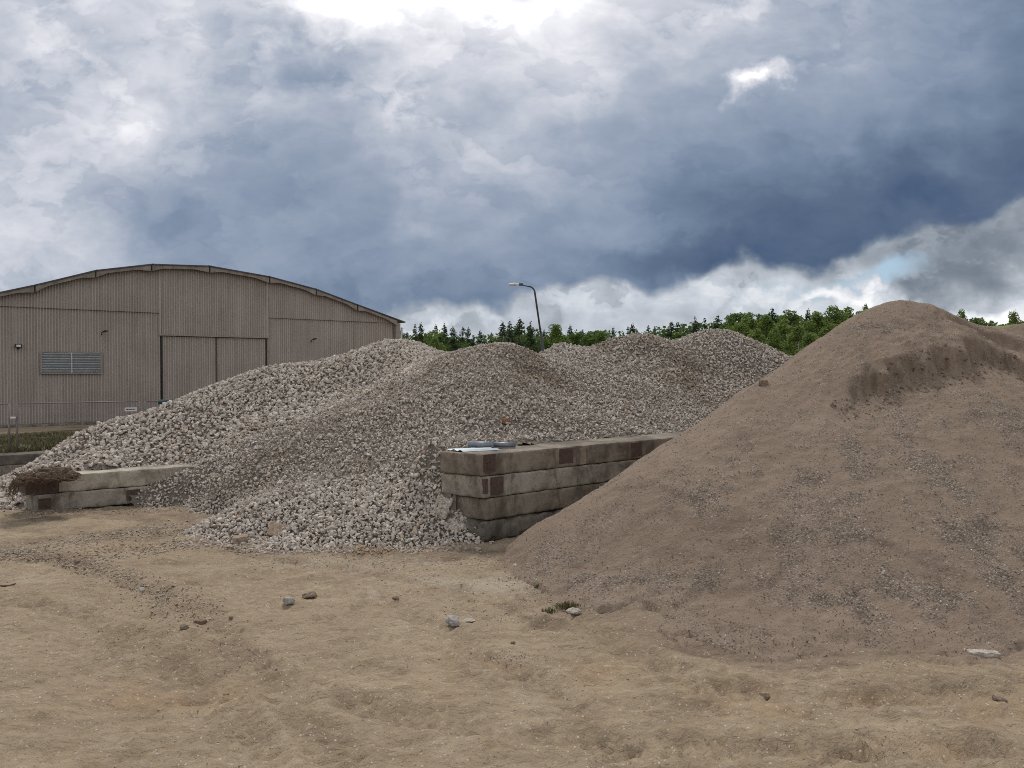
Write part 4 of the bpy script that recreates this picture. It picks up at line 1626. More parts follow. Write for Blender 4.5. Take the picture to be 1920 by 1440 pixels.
rg = np.random.default_rng(91)
N = 60000
gx_ = rg.uniform(-19, -6.5, N)
yk_ = kA[1] + (gx_ - kA[0]) * kd[1] / kd[0] + .60
gy_ = yk_ + .05 + rg.random(N) ** 1.1 * 11
dens = fbm(gx_, gy_, .8, 3, .6, 92)
dens[gy_ > HO[1] + (gx_ - HO[0]) * hD[1] / hD[0] - 1.4] = -9
k = dens + .5 * rg.random(N) > .1
gx_, gy_ = gx_[k], gy_[k]
gz_ = .36 - .50 * np.clip((gy_ - yk_[k]) / (HO[1] + (gx_ - HO[0]) * hD[1] / hD[0] - yk_[k]), 0, 1)
V, Fs, Tn = grass('g', np.stack([gx_, gy_, gz_], 1), .04, .19, rg, .8, .010)
o = mesh_np('grass', V, Fs, M_GRASS, attrs={'tint': Tn})
tag(o, 'rough green grass growing on the terrace behind the kerb', 'grass', kind='stuff')

M_GALV = mat_plain('weathered_tube', (.17, .15, .14), .6, .1, .15, 10)


def fence_panel(pa, pb, z0, z1, label):
    pa, pb = np.array(pa[:2]), np.array(pb[:2])
    d = pb - pa
    L = np.linalg.norm(d)
    root = empty('wire_fence', (pa[0], pa[1], z0), label, 'fence', 'mobile wire fence panels on the terrace', math.atan2(d[1], d[0]))
    H = z1 - z0
    for x in (.02, L - .02):
        MB().tube([(x, 0, -.02), (x, 0, H)], .022, 8).build('post', M_GALV, root, smooth=True)
    MB().tube([(.02, 0, H), (L - .02, 0, H)], .013, 8).build('rail', M_GALV, root, smooth=True)
    m = MB()
    x = .12
    while x < L - .05:
        m.tube([(x, 0, .1), (x, 0, H)], .0012, 3, cap=False)
        x += .10
    for k in range(1, 5):
        m.tube([(.02, .003, .1 + (H - .1) * k / 5), (L - .02, .003, .1 + (H - .1) * k / 5)], .0012, 3, cap=False)
    m.build('wire_mesh', M_GALV, root)
    return root


fA, fB = G(24, 757, 16.25), G(266, 751, 17.5)
fz = fA[2]
fdir = (fB - fA) / np.linalg.norm((fB - fA)[:2])
fence_panel(fA - fdir * 3.0, fA - fdir * .05, .40, fz, 'leftmost wire fence panel, cut off by the left edge of the photo')
fence_panel(fA + fdir * .05, fB - fdir * .04, .40, fz, 'wire fence panel between the double post and the rubble heap')
fence_panel(fB + fdir * .04, fB + fdir * 2.4, .40, fz, 'wire fence panel mostly hidden behind the rubble heap')
cl = MB().box(-.05, .05, -.03, .03, -.015, .015).build('fence_clamp', M_WHITE)
cl.location = G(24.5, 783, 16.2)
cl.rotation_euler = (0, 0, math.atan2(fdir[1], fdir[0]))
tag(cl, 'small white clamp joining the two fence posts', 'clamp')
sg = empty('sign', G(245, 767.5, 17.3), 'small white plate with faint dark lettering hung on the fence', 'sign', None, math.atan2(fdir[1], fdir[0]))
MB().box(-.12, .12, -.012, .0, -.042, .042).build('plate', M_WHITE, sg)
m = MB()
x = -.09
for w_ in (.012, .02, .008, .02, .012, .02, .01, .018, .014):
    m.box(x, x + w_, -.0145, -.0125, -.012, .014)
    x += w_ + .006
m.build('lettering', M_DARKMET, sg)
# debris on the slab: boards
bd = MB().box(-.3, .45, -.08, .08, .0, .04).box(.1, .4, -.06, .1, .041, .08).build('wood_offcuts', M_CONC_BR)
bd.location = T(140, 797, .085)
tag(bd, 'flat offcuts of board lying on the mossy slab by the hangar', 'board')
tq = MB().tube([(0, 0, 0), (.28, .05, .02)], .05, 10).build('teal_bucket', mat_plain('teal_plastic', (.03, .06, .065), .5))
tq.location = G(297, 754, 16.6)
tag(tq, 'dark teal container just showing over the rubble heap beside the hangar door', 'container')


# ------------------------------------------------------------------ street lamps
M_POLE = mat_plain('dark_painted_pole', (.055, .057, .062), .6, .2)


def street_lamp(px_top, py_top, px_bot, py_bot, Y, arm_px, head_px, label, r=.075, yaw=0.0):
    base = G(px_bot, py_bot, Y)
    top = G(px_top, py_top, Y)
    sl = (top[0] - base[0]) / (top[2] - base[2])
    x0 = top[0] - sl * top[2]
    root = empty('street_lamp', (x0, Y, 0), label, 'street lamp', 'street lamps beyond the heaps')
    H = top[2]
    ml = H * .62
    MB().tube([(0, 0, 0), (sl * ml, 0, ml)], [r * 1.6, r * 1.25], 10).build('pole', M_POLE, root, smooth=True)
    arm = [(sl * ml, 0, ml)]
    R = .38 * H / 6.5
    n = 8
    zc = H - R
    xt = sl * zc
    arm.append((xt, 0, zc))
    L = arm_px / F * Y
    for k in range(1, n + 1):
        a = math.pi / 2 * k / n
        arm.append((xt - R * (1 - math.cos(a)) * math.cos(yaw), -R * (1 - math.cos(a)) * math.sin(yaw), zc + R * math.sin(a) * .95))
    arm.append((xt - L * math.cos(yaw), -L * math.sin(yaw), H + .08))
    MB().tube(arm, [r * .8] * 2 + [r * .66] * (n - 1) + [r * .55, r * .42], 10).build('arm', M_POLE, root, smooth=True)
    hl = head_px / F * Y
    h = empty('lamp_head', (xt - L * math.cos(yaw), -L * math.sin(yaw), H + .08))
    h.parent = root
    h.rotation_euler = (0, 0, yaw)
    hw = hl * .16
    MB().tube([(.08, 0, -.01), (-hl * .15, 0, 0), (-hl * .45, 0, .02), (-hl * .85, 0, 0), (-hl, 0, -.02)], [hw * .45, hw * .8, hw, hw * .85, hw * .35], 12, squash=.7).build('housing', M_WHITE, h, smooth=True)
    MB().tube([(-hl * .3, 0, -hw * .45), (-hl * .6, 0, -hw * .6), (-hl * .9, 0, -hw * .45)], [hw * .6, hw * .75, hw * .4], 12, squash=.5).build('glass', mat_plain('lamp_glass', (.45, .45, .42), .3), h, smooth=True)
    MB().box(-.02, .20, -.07, .07, -.07, .05).build('clamp', M_POLE, h)
    return root


street_lamp(1001, 536, 1016, 640, 42, 29, 21, 'tall dark street lamp with a single left-pointing arm and pale head', .066)
street_lamp(957, 633, 959, 660, 66, 24, 14, 'smaller far street lamp half hidden in the pines left of the tall one', .07, .5)

# ------------------------------------------------------------------ trees
M_BARK = mat_plain('pine_bark', (.09, .06, .042), .9, 0, .3, 8)
M_BIRCHBARK = mat_plain('birch_bark', (.32, .31, .28), .8, 0, .4, 6)


def leafmat(name, lo, hi):
    m, n, b = new_mat(name, .75, .2)
    t = n.attr('tint')
    n.put(b.inputs['Base Color'], n.mix(t, lo, hi))
    tr = n.n.new('ShaderNodeBsdfTranslucent')
    n.put(tr.inputs['Color'], n.mix(t, tuple(c * 1.3 for c in lo), tuple(c * 1.3 for c in hi)))
    mx = n.n.new('ShaderNodeMixShader')
    mx.inputs[0].default_value = .35
    n.l.new(b.outputs[0], mx.inputs[1])
    n.l.new(tr.outputs[0], mx.inputs[2])
    n.l.new(mx.outputs[0], n.n['Material Output'].inputs[0])
    return m


M_PINE = leafmat('pine_needles', (.026, .046, .021), (.075, .11, .042))
M_BIRCH = leafmat('birch_leaves', (.082, .128, .030), (.18, .245, .062))
M_DECID = leafmat('mixed_leaves', (.055, .095, .024), (.13, .19, .045))


def crown_mesh(clumps, leaf, per, rg):
    V, T_ = [], []
    for (c, r, t) in clumps:
        n = int(per * (r[0] * r[1] * r[2]) ** .55)
        d = rg.normal(size=(n, 3))
        d /= np.linalg.norm(d, axis=1)[:, None]
        rad = rg.uniform(.35, 1.0, n) ** .6
        p = np.array(c) + d * rad[:, None] * np.array(r)
        a = rg.normal(size=(n, 3))
        a /= np.linalg.norm(a, axis=1)[:, None]
        b_ = np.cross(a, rg.normal(size=(n, 3)))
        b_ /= np.linalg.norm(b_, axis=1)[:, None]
        s_ = leaf * rg.uniform(.5, 1.2, n)[:, None]
        V.append(np.stack([p - a * s_ * .5, p + b_ * s_ * .45, p + a * s_ * .6, p - b_ * s_ * .35], 1).reshape(-1, 3))
        T_.append(np.repeat(np.clip(t + rg.normal(0, .2, n), 0, 1), 4))
    V = np.concatenate(V)
    return V, np.arange(len(V)).reshape(-1, 4), np.concatenate(T_)


def make_tree(kind, seed, name):
    rg = np.random.default_rng(seed)
    H = 10.0
    cl = []
    limbs = MB()
    tr = [(0, 0, 0)]
    wob = rg.normal(0, .12, (6, 2))
    for k in range(1, 7):
        tr.append((wob[:k, 0].sum() * .5, wob[:k, 1].sum() * .5, H * .93 * k / 6))
    limbs.tube(tr, [.17, .15, .13, .10, .07, .045, .02], 7)

    def at(z):
        k = np.array(tr)
        return np.array([np.interp(z, k[:, 2], k[:, 0]), np.interp(z, k[:, 2], k[:, 1]), z])
    if kind == 'pine':
        nl = 34
        shp = rg.uniform(1.25, 1.75)
        gap_ = rg.uniform(.05, .2)
        for i in range(nl):
            f = (i + .5) / nl
            z = H * (.16 + .80 * f)
            w = shp * (1 - f) ** .72 * (.50 + .75 * rg.random()) + .10
            a = i * 2.4 + rg.normal(0, .7)
            if rg.random() < gap_:
                continue
            c0 = at(z - .15)
            for rr in ((.3, .9) if w > .5 else (.5,)):
                c = c0 + np.array([math.cos(a) * w * rr, math.sin(a) * w * rr, w * .28 * rr])
                sz = (.34 + .46 * (1 - f)) * rg.uniform(.7, 1.3)
                cl.append((c, (sz, sz, sz * .55), rg.uniform(.1, .8)))
            limbs.tube([tuple(c0), tuple(c0 + np.array([math.cos(a) * w * .8, math.sin(a) * w * .8, w * .2]))], [.035, .012], 4, cap=False)
        cl.append((at(H * .96), (.16, .16, .40), .6))
        V, Fc, Tn = crown_mesh(cl, .22, 250, rg)
        lm, bm_ = M_PINE, M_BARK
    elif kind == 'birch':
        for i in range(34):
            f = rg.random() ** .85
            z = H * (.12 + .84 * f)
            w = 1.55 * math.sin(math.pi * min(.97, .22 + .76 * f)) ** .8 * rg.uniform(.25, 1.1)
            a = i * 2.4 + rg.normal(0, .5)
            c0 = at(z * .92)
            c = at(z) + np.array([math.cos(a) * w, math.sin(a) * w, 0])
            sz = rg.uniform(.42, .78)
            cl.append((c, (sz * .85, sz * .85, sz * 1.15), rg.uniform(.15, .95)))
            limbs.tube([tuple(c0), tuple(c)], [.035, .01], 4, cap=False)
        cl.append((at(H * .96), (.25, .25, .55), .8))
        V, Fc, Tn = crown_mesh(cl, .21, 330, rg)
        lm, bm_ = M_BIRCH, M_BIRCHBARK
    else:
        for i in range(38):
            f = rg.random() ** .8
            z = H * (.10 + .84 * f)
            w = 2.0 * math.sin(math.pi * min(.95, .25 + .7 * f)) ** .7 * rg.uniform(.25, 1.0)
            a = i * 2.4 + rg.normal(0, .5)
            c0 = at(z * .88)
            c = at(z) + np.array([math.cos(a) * w, math.sin(a) * w, 0])
            sz = rg.uniform(.4, .75)
            cl.append((c, (sz, sz, sz * .8), rg.uniform(.1, .9)))
            limbs.tube([tuple(c0), tuple(c)], [.045, .012], 4, cap=False)
        V, Fc, Tn = crown_mesh(cl, .24, 260, rg)
        lm, bm_ = M_DECID, M_BARK
    root = bpy.data.objects.new(name, None)
    root.empty_display_size = .5
    tk = limbs.build('trunk', bm_, root, smooth=True, fixn=False)
    cr = mesh_np('crown', V, Fc, lm, root, attrs={'tint': Tn})
    return root, [tk, cr]


protos = {}
for kind, nm, n_ in (('pine', 'pine_tree', 7), ('birch', 'birch_tree', 4), ('mixed', 'leafy_tree', 3)):
    protos[kind] = []
    for i in range(n_):
        r_, ch = make_tree(kind, 100 + 13 * i + len(kind), nm)
        protos[kind].append([r_, ch, False])


def place_tree(kind, px_, py_top, Y, wscale, label, group, rg_):
    pr = protos[kind][rg_.integers(0, len(protos[kind]))]
    if not pr[2]:
        root, chs = pr[0], pr[1]
        C.objects.link(root)
        pr[2] = True
    else:
        root = pr[0].copy()
        C.objects.link(root)
        for c in pr[1]:
            k = c.copy()
            C.objects.link(k)
            k.parent = root
    top = G(px_, py_top, Y)
    s_ = top[2] / 9.9
    root.location = (top[0], Y, 0)
    root.rotation_euler = (0, 0, rg_.uniform(0, 6.28))
    root.scale = (s_ * wscale, s_ * wscale, s_)
    tag(root, label, 'tree', group)


rt = np.random.default_rng(123)
G1 = 'pines between the hangar and the tall street lamp'
G2 = 'small trees between the street lamp and the far gravel crest'
G3 = 'green trees behind the far gravel crests'
G4 = 'trees showing behind the right side of the sand heap'
L1 = 'dark pine in the far row between the hangar corner and the street lamps'
L2 = 'small mixed green tree in the far row right of the tall street lamp'
L3 = 'bright green birch in the far wood between gravel crests and sand heap'
L3p = 'dark pine in the far wood left of or among the bright birches'
TR = [('pine', 752, 616, 100, 1.2), ('pine', 778, 607, 98, 1.1), ('pine', 793, 606, 104, 1.1), ('pine', 815, 609, 100, 1.15), ('pine', 836, 608, 104, 1.2),
      ('pine', 848, 612, 96, 1.2), ('pine', 866, 612, 105, 1.0), ('pine', 880, 614, 100, 1.0), ('pine', 904, 620, 108, 1.2), ('pine', 922, 624, 112, 1.2), ('pine', 764, 622, 110, 1.3), ('pine', 805, 620, 112, 1.3), ('pine', 890, 628, 96, 1.4)]
for k_, px_, py_, Y_, w_ in TR:
    place_tree(k_, px_, py_, Y_, w_, L1, G1, rt)
place_tree('birch', 818, 632, 80, 1.3, 'low light green bush-like tree in front of the dark pines', None, rt)
place_tree('birch', 750, 636, 78, 1.5, 'low yellow-green tree at the corner of the hangar', None, rt)
for k_, px_, py_, Y_, w_ in [('pine', 938, 603, 88, 1.25), ('pine', 958, 602, 90, 1.4), ('pine', 972, 597, 86, 1.5), ('pine', 993, 603, 88, 1.3)]:
    place_tree(k_, px_, py_, Y_, w_, {938: 'left pine of the tall dark clump by the street lamp', 958: 'second pine of the tall dark clump by the street lamp',
                                      972: 'tallest pine of the dark clump just left of the lamp post', 993: 'dark pine standing right against the lamp post'}[px_],
               'clump of taller pines at the lamp post', rt)
for k_, px_, py_, Y_, w_ in [('pine', 1022, 618, 112, 1.1), ('birch', 1038, 609, 96, 1.4), ('birch', 1050, 618, 98, 1.4), ('pine', 1066, 610, 104, 1.1), ('mixed', 1082, 622, 100, 1.2), ('pine', 1092, 617, 108, 1.1),
                             ('mixed', 1115, 617, 104, 1.2), ('birch', 1126, 622, 98, 1.4), ('pine', 1145, 614, 112, 1.1), ('mixed', 1104, 628, 92, 1.2), ('pine', 1190, 607, 106, 1.2), ('pine', 1178, 612, 110, 1.0), ('pine', 1218, 610, 108, 1.2),
                             ('pine', 1226, 612, 104, 1.0), ('mixed', 1060, 628, 92, 1.2), ('pine', 1010, 625, 112, 1.4)]:
    place_tree(k_, px_, py_, Y_, w_, L2, G2, rt)
big = [('pine', 1258, 603, 98, 1.5), ('pine', 1270, 604, 100, 1.3), ('mixed', 1282, 612, 96, 1.2), ('pine', 1304, 594, 94, 1.3), ('pine', 1322, 596, 96, 1.1), ('pine', 1343, 591, 95, 1.4),
       ('mixed', 1368, 591, 92, 1.2), ('mixed', 1386, 583, 94, 1.3), ('birch', 1405, 588, 88, 1.5), ('mixed', 1424, 585, 94, 1.2), ('pine', 1455, 577, 92, 1.3), ('birch', 1435, 592, 86, 1.5), ('mixed', 1480, 577, 90, 1.3),
       ('pine', 1508, 580, 92, 1.2), ('birch', 1470, 600, 82, 1.5), ('birch', 1528, 585, 84, 1.4), ('mixed', 1546, 590, 90, 1.2), ('birch', 1572, 575, 80, 1.5), ('birch', 1590, 578, 82, 1.4), ('birch', 1500, 610, 76, 1.6),
       ('birch', 1388, 605, 80, 1.6), ('birch', 1362, 612, 84, 1.5), ('birch', 1420, 618, 76, 1.6), ('birch', 1550, 608, 74, 1.6), ('birch', 1612, 585, 80, 1.4), ('mixed', 1448, 602, 88, 1.3), ('mixed', 1340, 612, 92, 1.3), ('birch', 1520, 625, 70, 1.7)]
for k_, px_, py_, Y_, w_ in big:
    place_tree(k_, px_, py_, Y_, w_, {'birch': L3, 'pine': L3p, 'mixed': 'mid green leafy tree in the far wood left of the sand heap'}[k_], G3, rt)
place_tree('birch', 1627, 573, 84, .7, 'thin tree top just clearing the left shoulder of the sand heap', None, rt)
for k_, px_, py_, Y_, w_, lb in [('mixed', 1790, 592, 80, .8, 'dark green tree closest to the right slope of the sand heap'), ('birch', 1807, 582, 78, .8, 'tallest light tree right of the sand heap summit'),
                                 ('mixed', 1830, 592, 80, .9, 'middle tree behind the right shoulder of the sand heap'), ('birch', 1845, 598, 78, .9, 'light green tree right of the middle one behind the sand shoulder'),
                                 ('mixed', 1866, 598, 80, .8, 'low dark tree between the two light ones behind the sand shoulder'), ('birch', 1902, 584, 74, .8, 'slender pale birch near the right edge of the photo'),
                                 ('mixed', 1924, 596, 76, .8, 'tree cut by the right edge of the photo')]:
    place_tree(k_, px_, py_, Y_, w_, lb, G4, rt)
# undergrowth filling the foot of the wood
rg = np.random.default_rng(140)
cl = []
tl = np.array([(700, 622), (740, 624), (900, 636), (920, 640), (960, 622), (1000, 626), (1030, 632), (1200, 626), (1260, 622), (1330, 612), (1450, 600), (1600, 600), (1700, 610), (1980, 616)])
for i in range(620):
    px_ = rg.uniform(700, 1980)
    Y_ = rg.uniform(96, 126)
    top = 2.3 + (695 - np.interp(px_, tl[:, 0], tl[:, 1])) / F * Y_ + rg.uniform(-1.6, .2)
    x_ = (px_ - 960) / F * Y_
    for z_ in np.arange(1.0, top, 1.3):
        cl.append(((x_ + rg.normal(0, .5), Y_, z_), (1.1, 1.1, .9), rg.uniform(0, .5)))
V, Fc, Tn = crown_mesh(cl, .45, 42, rg)
o = mesh_np('undergrowth', V, Fc, M_DECID, attrs={'tint': Tn})
tag(o, 'dense green undergrowth along the foot of the far wood', 'undergrowth', kind='stuff')

# far right: grassy bank and a darker soil heap behind the sand
M_BANK, n, b = new_mat('grassy_bank', .9, .1)
n.put(b.inputs['Base Color'], n.mix(n.noise(n.pos(), 2, 5, .6), (.10, .12, .04), (.20, .20, .085)))
X, Y = np.meshgrid(np.linspace(9, 60, 90), np.linspace(22, 44, 50))
Z = 3.86 * sstep(22, 30, Y) * sstep(44, 34, Y) * sstep(9, 16, X) + .25 * fbm(X, Y, .25, 4, .5, 95)
Z -= .12
o = mesh_np('grassy_bank', np.stack([X, Y, Z], -1).reshape(-1, 3), grid_faces(50, 90), M_BANK, smooth=True)
tag(o, kind='structure')
X, Y = np.meshgrid(np.linspace(8, 20, 220), np.linspace(13, 23, 180))
cx_, cy_ = 12.9, 17.5
Z = 3.7 - .55 * np.hypot((X - cx_) * .8, (Y - cy_) * 1.0) + .16 * fbm(X, Y, .9, 5, .6, 96) + .2
Z = np.where(Z > 3.1, 3.1 + (Z - 3.1) * .4, Z)
ok = Z > -.05
V, Fc, at = compact(np.stack([X, Y, Z], -1).reshape(-1, 3), grid_faces(180, 220, ok), {'c': (0 * X).ravel() + .15, 'd': (0 * X).ravel() + .45})
o = mesh_np('soil_heap', V, Fc, M_SANDHEAP, smooth=True, attrs={'coarse': at['c'], 'damp': at['d']})
tag(o, 'darker brown soil heap at the right edge behind the sand heap', 'soil heap')


# ------------------------------------------------------------------ loose stones on the yard
def rock(name, px_, py_, wpx, hpx, label, mat, seed, flat=None, cat='stone', smooth=False, boxy=0):
    rg_ = np.random.default_rng(seed)
    p = T(px_, py_)
    w_ = wpx / F * p[1]
    h_ = hpx / F * p[1]
    bm = bmesh.new()
    if boxy:
        bmesh.ops.create_cube(bm, size=1.6)
        bmesh.ops.subdivide_edges(bm, edges=bm.edges[:], cuts=6, use_grid_fill=True)
    else:
        bmesh.ops.create_icosphere(bm, subdivisions=4, radius=1)
    cuts = [(rg_.normal(size=3), rg_.uniform(.55, .85)) for _ in range(0 if boxy else 11)]
    for v in bm.verts:
        c = np.array(v.co)
        for n_, d_ in cuts:
            n_ = n_ / np.linalg.norm(n_)
            e = c @ n_ - d_
            if e > 0:
                c = c - n_ * e * .9
        nn = mnoise.noise(Vector(c) * 2.2 + Vector((seed, 0, 0))) * .13 + mnoise.noise(Vector(c) * 7 + Vector((seed, 3, 0))) * .045
        v.co = Vector(c * (1 + nn))
    me = bpy.data.meshes.new(name)
    bm.to_mesh(me)
    bm.free()
    me.materials.append(mat)
    me.polygons.foreach_set('use_smooth', [True] * len(me.polygons))
    o = bpy.data.objects.new(name, me)
    C.objects.link(o)
    o.location = (p[0], p[1], h_ * .36 + gz(p[0], p[1])[0])
    o.scale = (w_ * .58, w_ * .45, h_ * .60)
    o.rotation_euler = (rg_.uniform(-.1, .1), rg_.uniform(-.12, .12), rg_.uniform(-.5, .5))
    return tag(o, label, cat)


def mat_rock(name, col):
    m, n, b = new_mat(name, .9, .2)
    p = n.obj()
    a = n.noise(p, 2.2, 6, .7)
    f = n.noise(p, 9, 4, .75)
    c = n.mix(n.mrange(a, .3, .7), tuple(v * .55 for v in col), tuple(min(1, v * 1.3) for v in col))
    c = n.mix(n.mrange(f, .5, .7, 0, .5), c, tuple(v * .4 for v in col))
    n.put(b.inputs['Base Color'], c)
    n.put(b.inputs['Normal'], n.bump(f, .6, .15))
    return m


R_GREY = mat_rock('grey_rock', (.50, .465, .43))
R_BROWN = mat_rock('brown_rock', (.30, .225, .165))
R_PALE = mat_rock('pale_rock', (.58, .51, .43))
R_BRICK = mat_rock('old_brick', (.30, .19, .145))
R_ORANGE = mat_rock('orange_brick', (.40, .21, .13))
R_SANDY = mat_rock('sandy_block', (.42, .32, .235))
for a in (('stone', 541, 1133, 21, 17, 'upright angular pale grey stone left of the flat brown one', R_GREY, 1),
          ('stone', 582, 1116, 28, 12, 'flat brown stone lying just right of the upright grey stone', R_BROWN, 2),
          ('stone', 850, 1175, 27, 20, 'round speckled grey stone in the middle of the yard', R_GREY, 3),
          ('stone', 877, 1165, 26, 7, 'thin flat pale chip touching the round grey stone', R_PALE, 4),
          ('stone', 742, 1128, 13, 8, 'small brown stone between the grey stone pair and the round stone', R_BROWN, 5),
          ('stone', 1076, 1146, 26, 13, 'knobbly pale stone beside the green weeds at the sand edge', R_PALE, 6),
          ('stone', 263, 1101, 15, 9, 'small pale stone on the gravel strip at left', R_PALE, 7),
          ('stone', 345, 1189, 16, 9, 'dark brown stone below the reddish brick piece', R_BROWN, 9),
          ('stone', 433, 1165, 8, 6, 'tiny brown stone alone right of the reddish brick piece', R_BROWN, 10),
          ('stone', 425, 1326, 14, 6, 'flat pale chip in the lower left foreground', R_PALE, 11),
          ('stone', 424, 1305, 12, 6, 'small light chip just above another one in the left foreground', R_SANDY, 12),
          ('stone', 896, 1031, 12, 6, 'white chip on the ground under the bottom beam', R_PALE, 13),
          ('stone', 970, 1064, 16, 9, 'pale stone at the left toe of the sand heap', R_PALE, 14),
          ('stone', 1433, 1297, 22, 12, 'dusty stone half sunk in a rut right of centre', R_SANDY, 15),
          ('stone', 1872, 1315, 26, 13, 'pale dusty stone by the right edge above a rut', R_SANDY, 16),
          ('stone', 1612, 1276, 16, 8, 'small dark stone below the skirt of the sand heap', R_BROWN, 17),
          ('stone', 145, 1053, 12, 7, 'dark stone on the left end of the gravel strip', R_BROWN, 18),
          ('stone', 962, 1204, 9, 6, 'small brown stone right of and below the round grey stone', R_BROWN, 20),
          ('stone', 1657, 1075, 9, 7, 'single white stone on the lower slope of the sand heap', R_PALE, 21),
          ('stone', 1718, 1180, 8, 5, 'small pale stone on the skirt of the sand heap', R_PALE, 22),
          ('stone', 1876, 1225, 14, 9, 'dark stone touching the right end of the long pale block', R_BROWN, 24)):
    o = rock(*a)
    if a[1] == 1657 or a[1] == 1718:
        d_ = ray(a[1], a[2])
        for yy_ in np.arange(5.5, 9, .005):
            q_ = np.array([0, 0, CAMH]) + d_ * yy_ / d_[1]
            if q_[2] < relief_sand(np.array([q_[0]]), np.array([q_[1]]))[0]:
                break
        o.location = q_
rock('brick_fragment', 375, 1170, 20, 10, 'reddish piece of old brick on the gravel strip', R_BRICK, 30, cat='brick', boxy=1)
rock('stone_block', 452, 1020, 28, 15, 'squarish sandy block at the toe of the front gravel lobe', R_SANDY, 31, cat='block', boxy=1)
rock('concrete_lump', 1838, 1230, 54, 16, 'long pale concrete lump at the right edge of the sand skirt', R_PALE, 32, cat='concrete lump', boxy=1)


def on_relief(px_, py_, fn, y0, y1):
    d_ = ray(px_, py_)
    for yy_ in np.arange(y0, y1, .01):
        q_ = np.array([0, 0, CAMH]) + d_ * yy_ / d_[1]
        if q_[2] < fn(np.array([q_[0]]), np.array([q_[1]]))[0]:
            return q_
    return q_


for nm_, px_, py_, w_, h_, lb, mt, sd, fn, y0, y1, bx in (
        ('brick_fragment', 948, 790, 14, 10, 'orange brick fragment on the gravel above the stacked beams', R_ORANGE, 33, relief_gravel, 9, 15, 1),
        ('wooden_block', 1431, 720, 16, 11, 'brown block caught where the gravel meets the sand heap', R_BROWN, 34, relief_sand, 8, 14, 1),
        ('stone_slab', 522, 997, 36, 24, 'flat sandy slab lying tilted in the front gravel lobe', R_SANDY, 35, relief_gravel, 9, 11, 1)):
    q_ = on_relief(px_, py_, fn, y0, y1)
    o = rock(nm_, px_, py_, w_, h_, lb, mt, sd, cat=nm_.split('_')[1] if nm_ != 'brick_fragment' else 'brick', boxy=bx)
    s0 = q_[1] / T(px_, py_)[1]
    o.location = q_ + np.array([0, 0, .01])
    o.scale = (w_ / F * q_[1] * .6, w_ / F * q_[1] * (.25 if nm_ == 'stone_slab' else .5), h_ / F * q_[1] * .6)
    if nm_ == 'stone_slab':
        o.scale = (w_ / F * q_[1] * .6, h_ / F * q_[1] * .75, .03)
        o.rotation_euler = (math.radians(48), .35, .3)

# stick at the left edge
st = MB().tube([T(-20, 1098, .012), T(5, 1099, .012), T(17, 1098.5, .014), T(29, 1094, .012)], [.012, .012, .010, .005], 6).build('stick', M_BARK, smooth=True)
tag(st, 'short dark crooked stick on the ground at the left edge', 'stick')
st = MB().tube([T(1418, 1024, .45) * .0 + on_relief(1416, 1022, relief_sand, 6, 10) + np.array([0, -.01, .01]), on_relief(1448, 1024, relief_sand, 6, 10) + np.array([0, -.01, .008])], [.006, .004], 5).build('twig', mat_plain('dry_twig', (.36, .27, .19), .8))
tag(st, 'thin dry pale twig on the lower sand slope', 'twig')


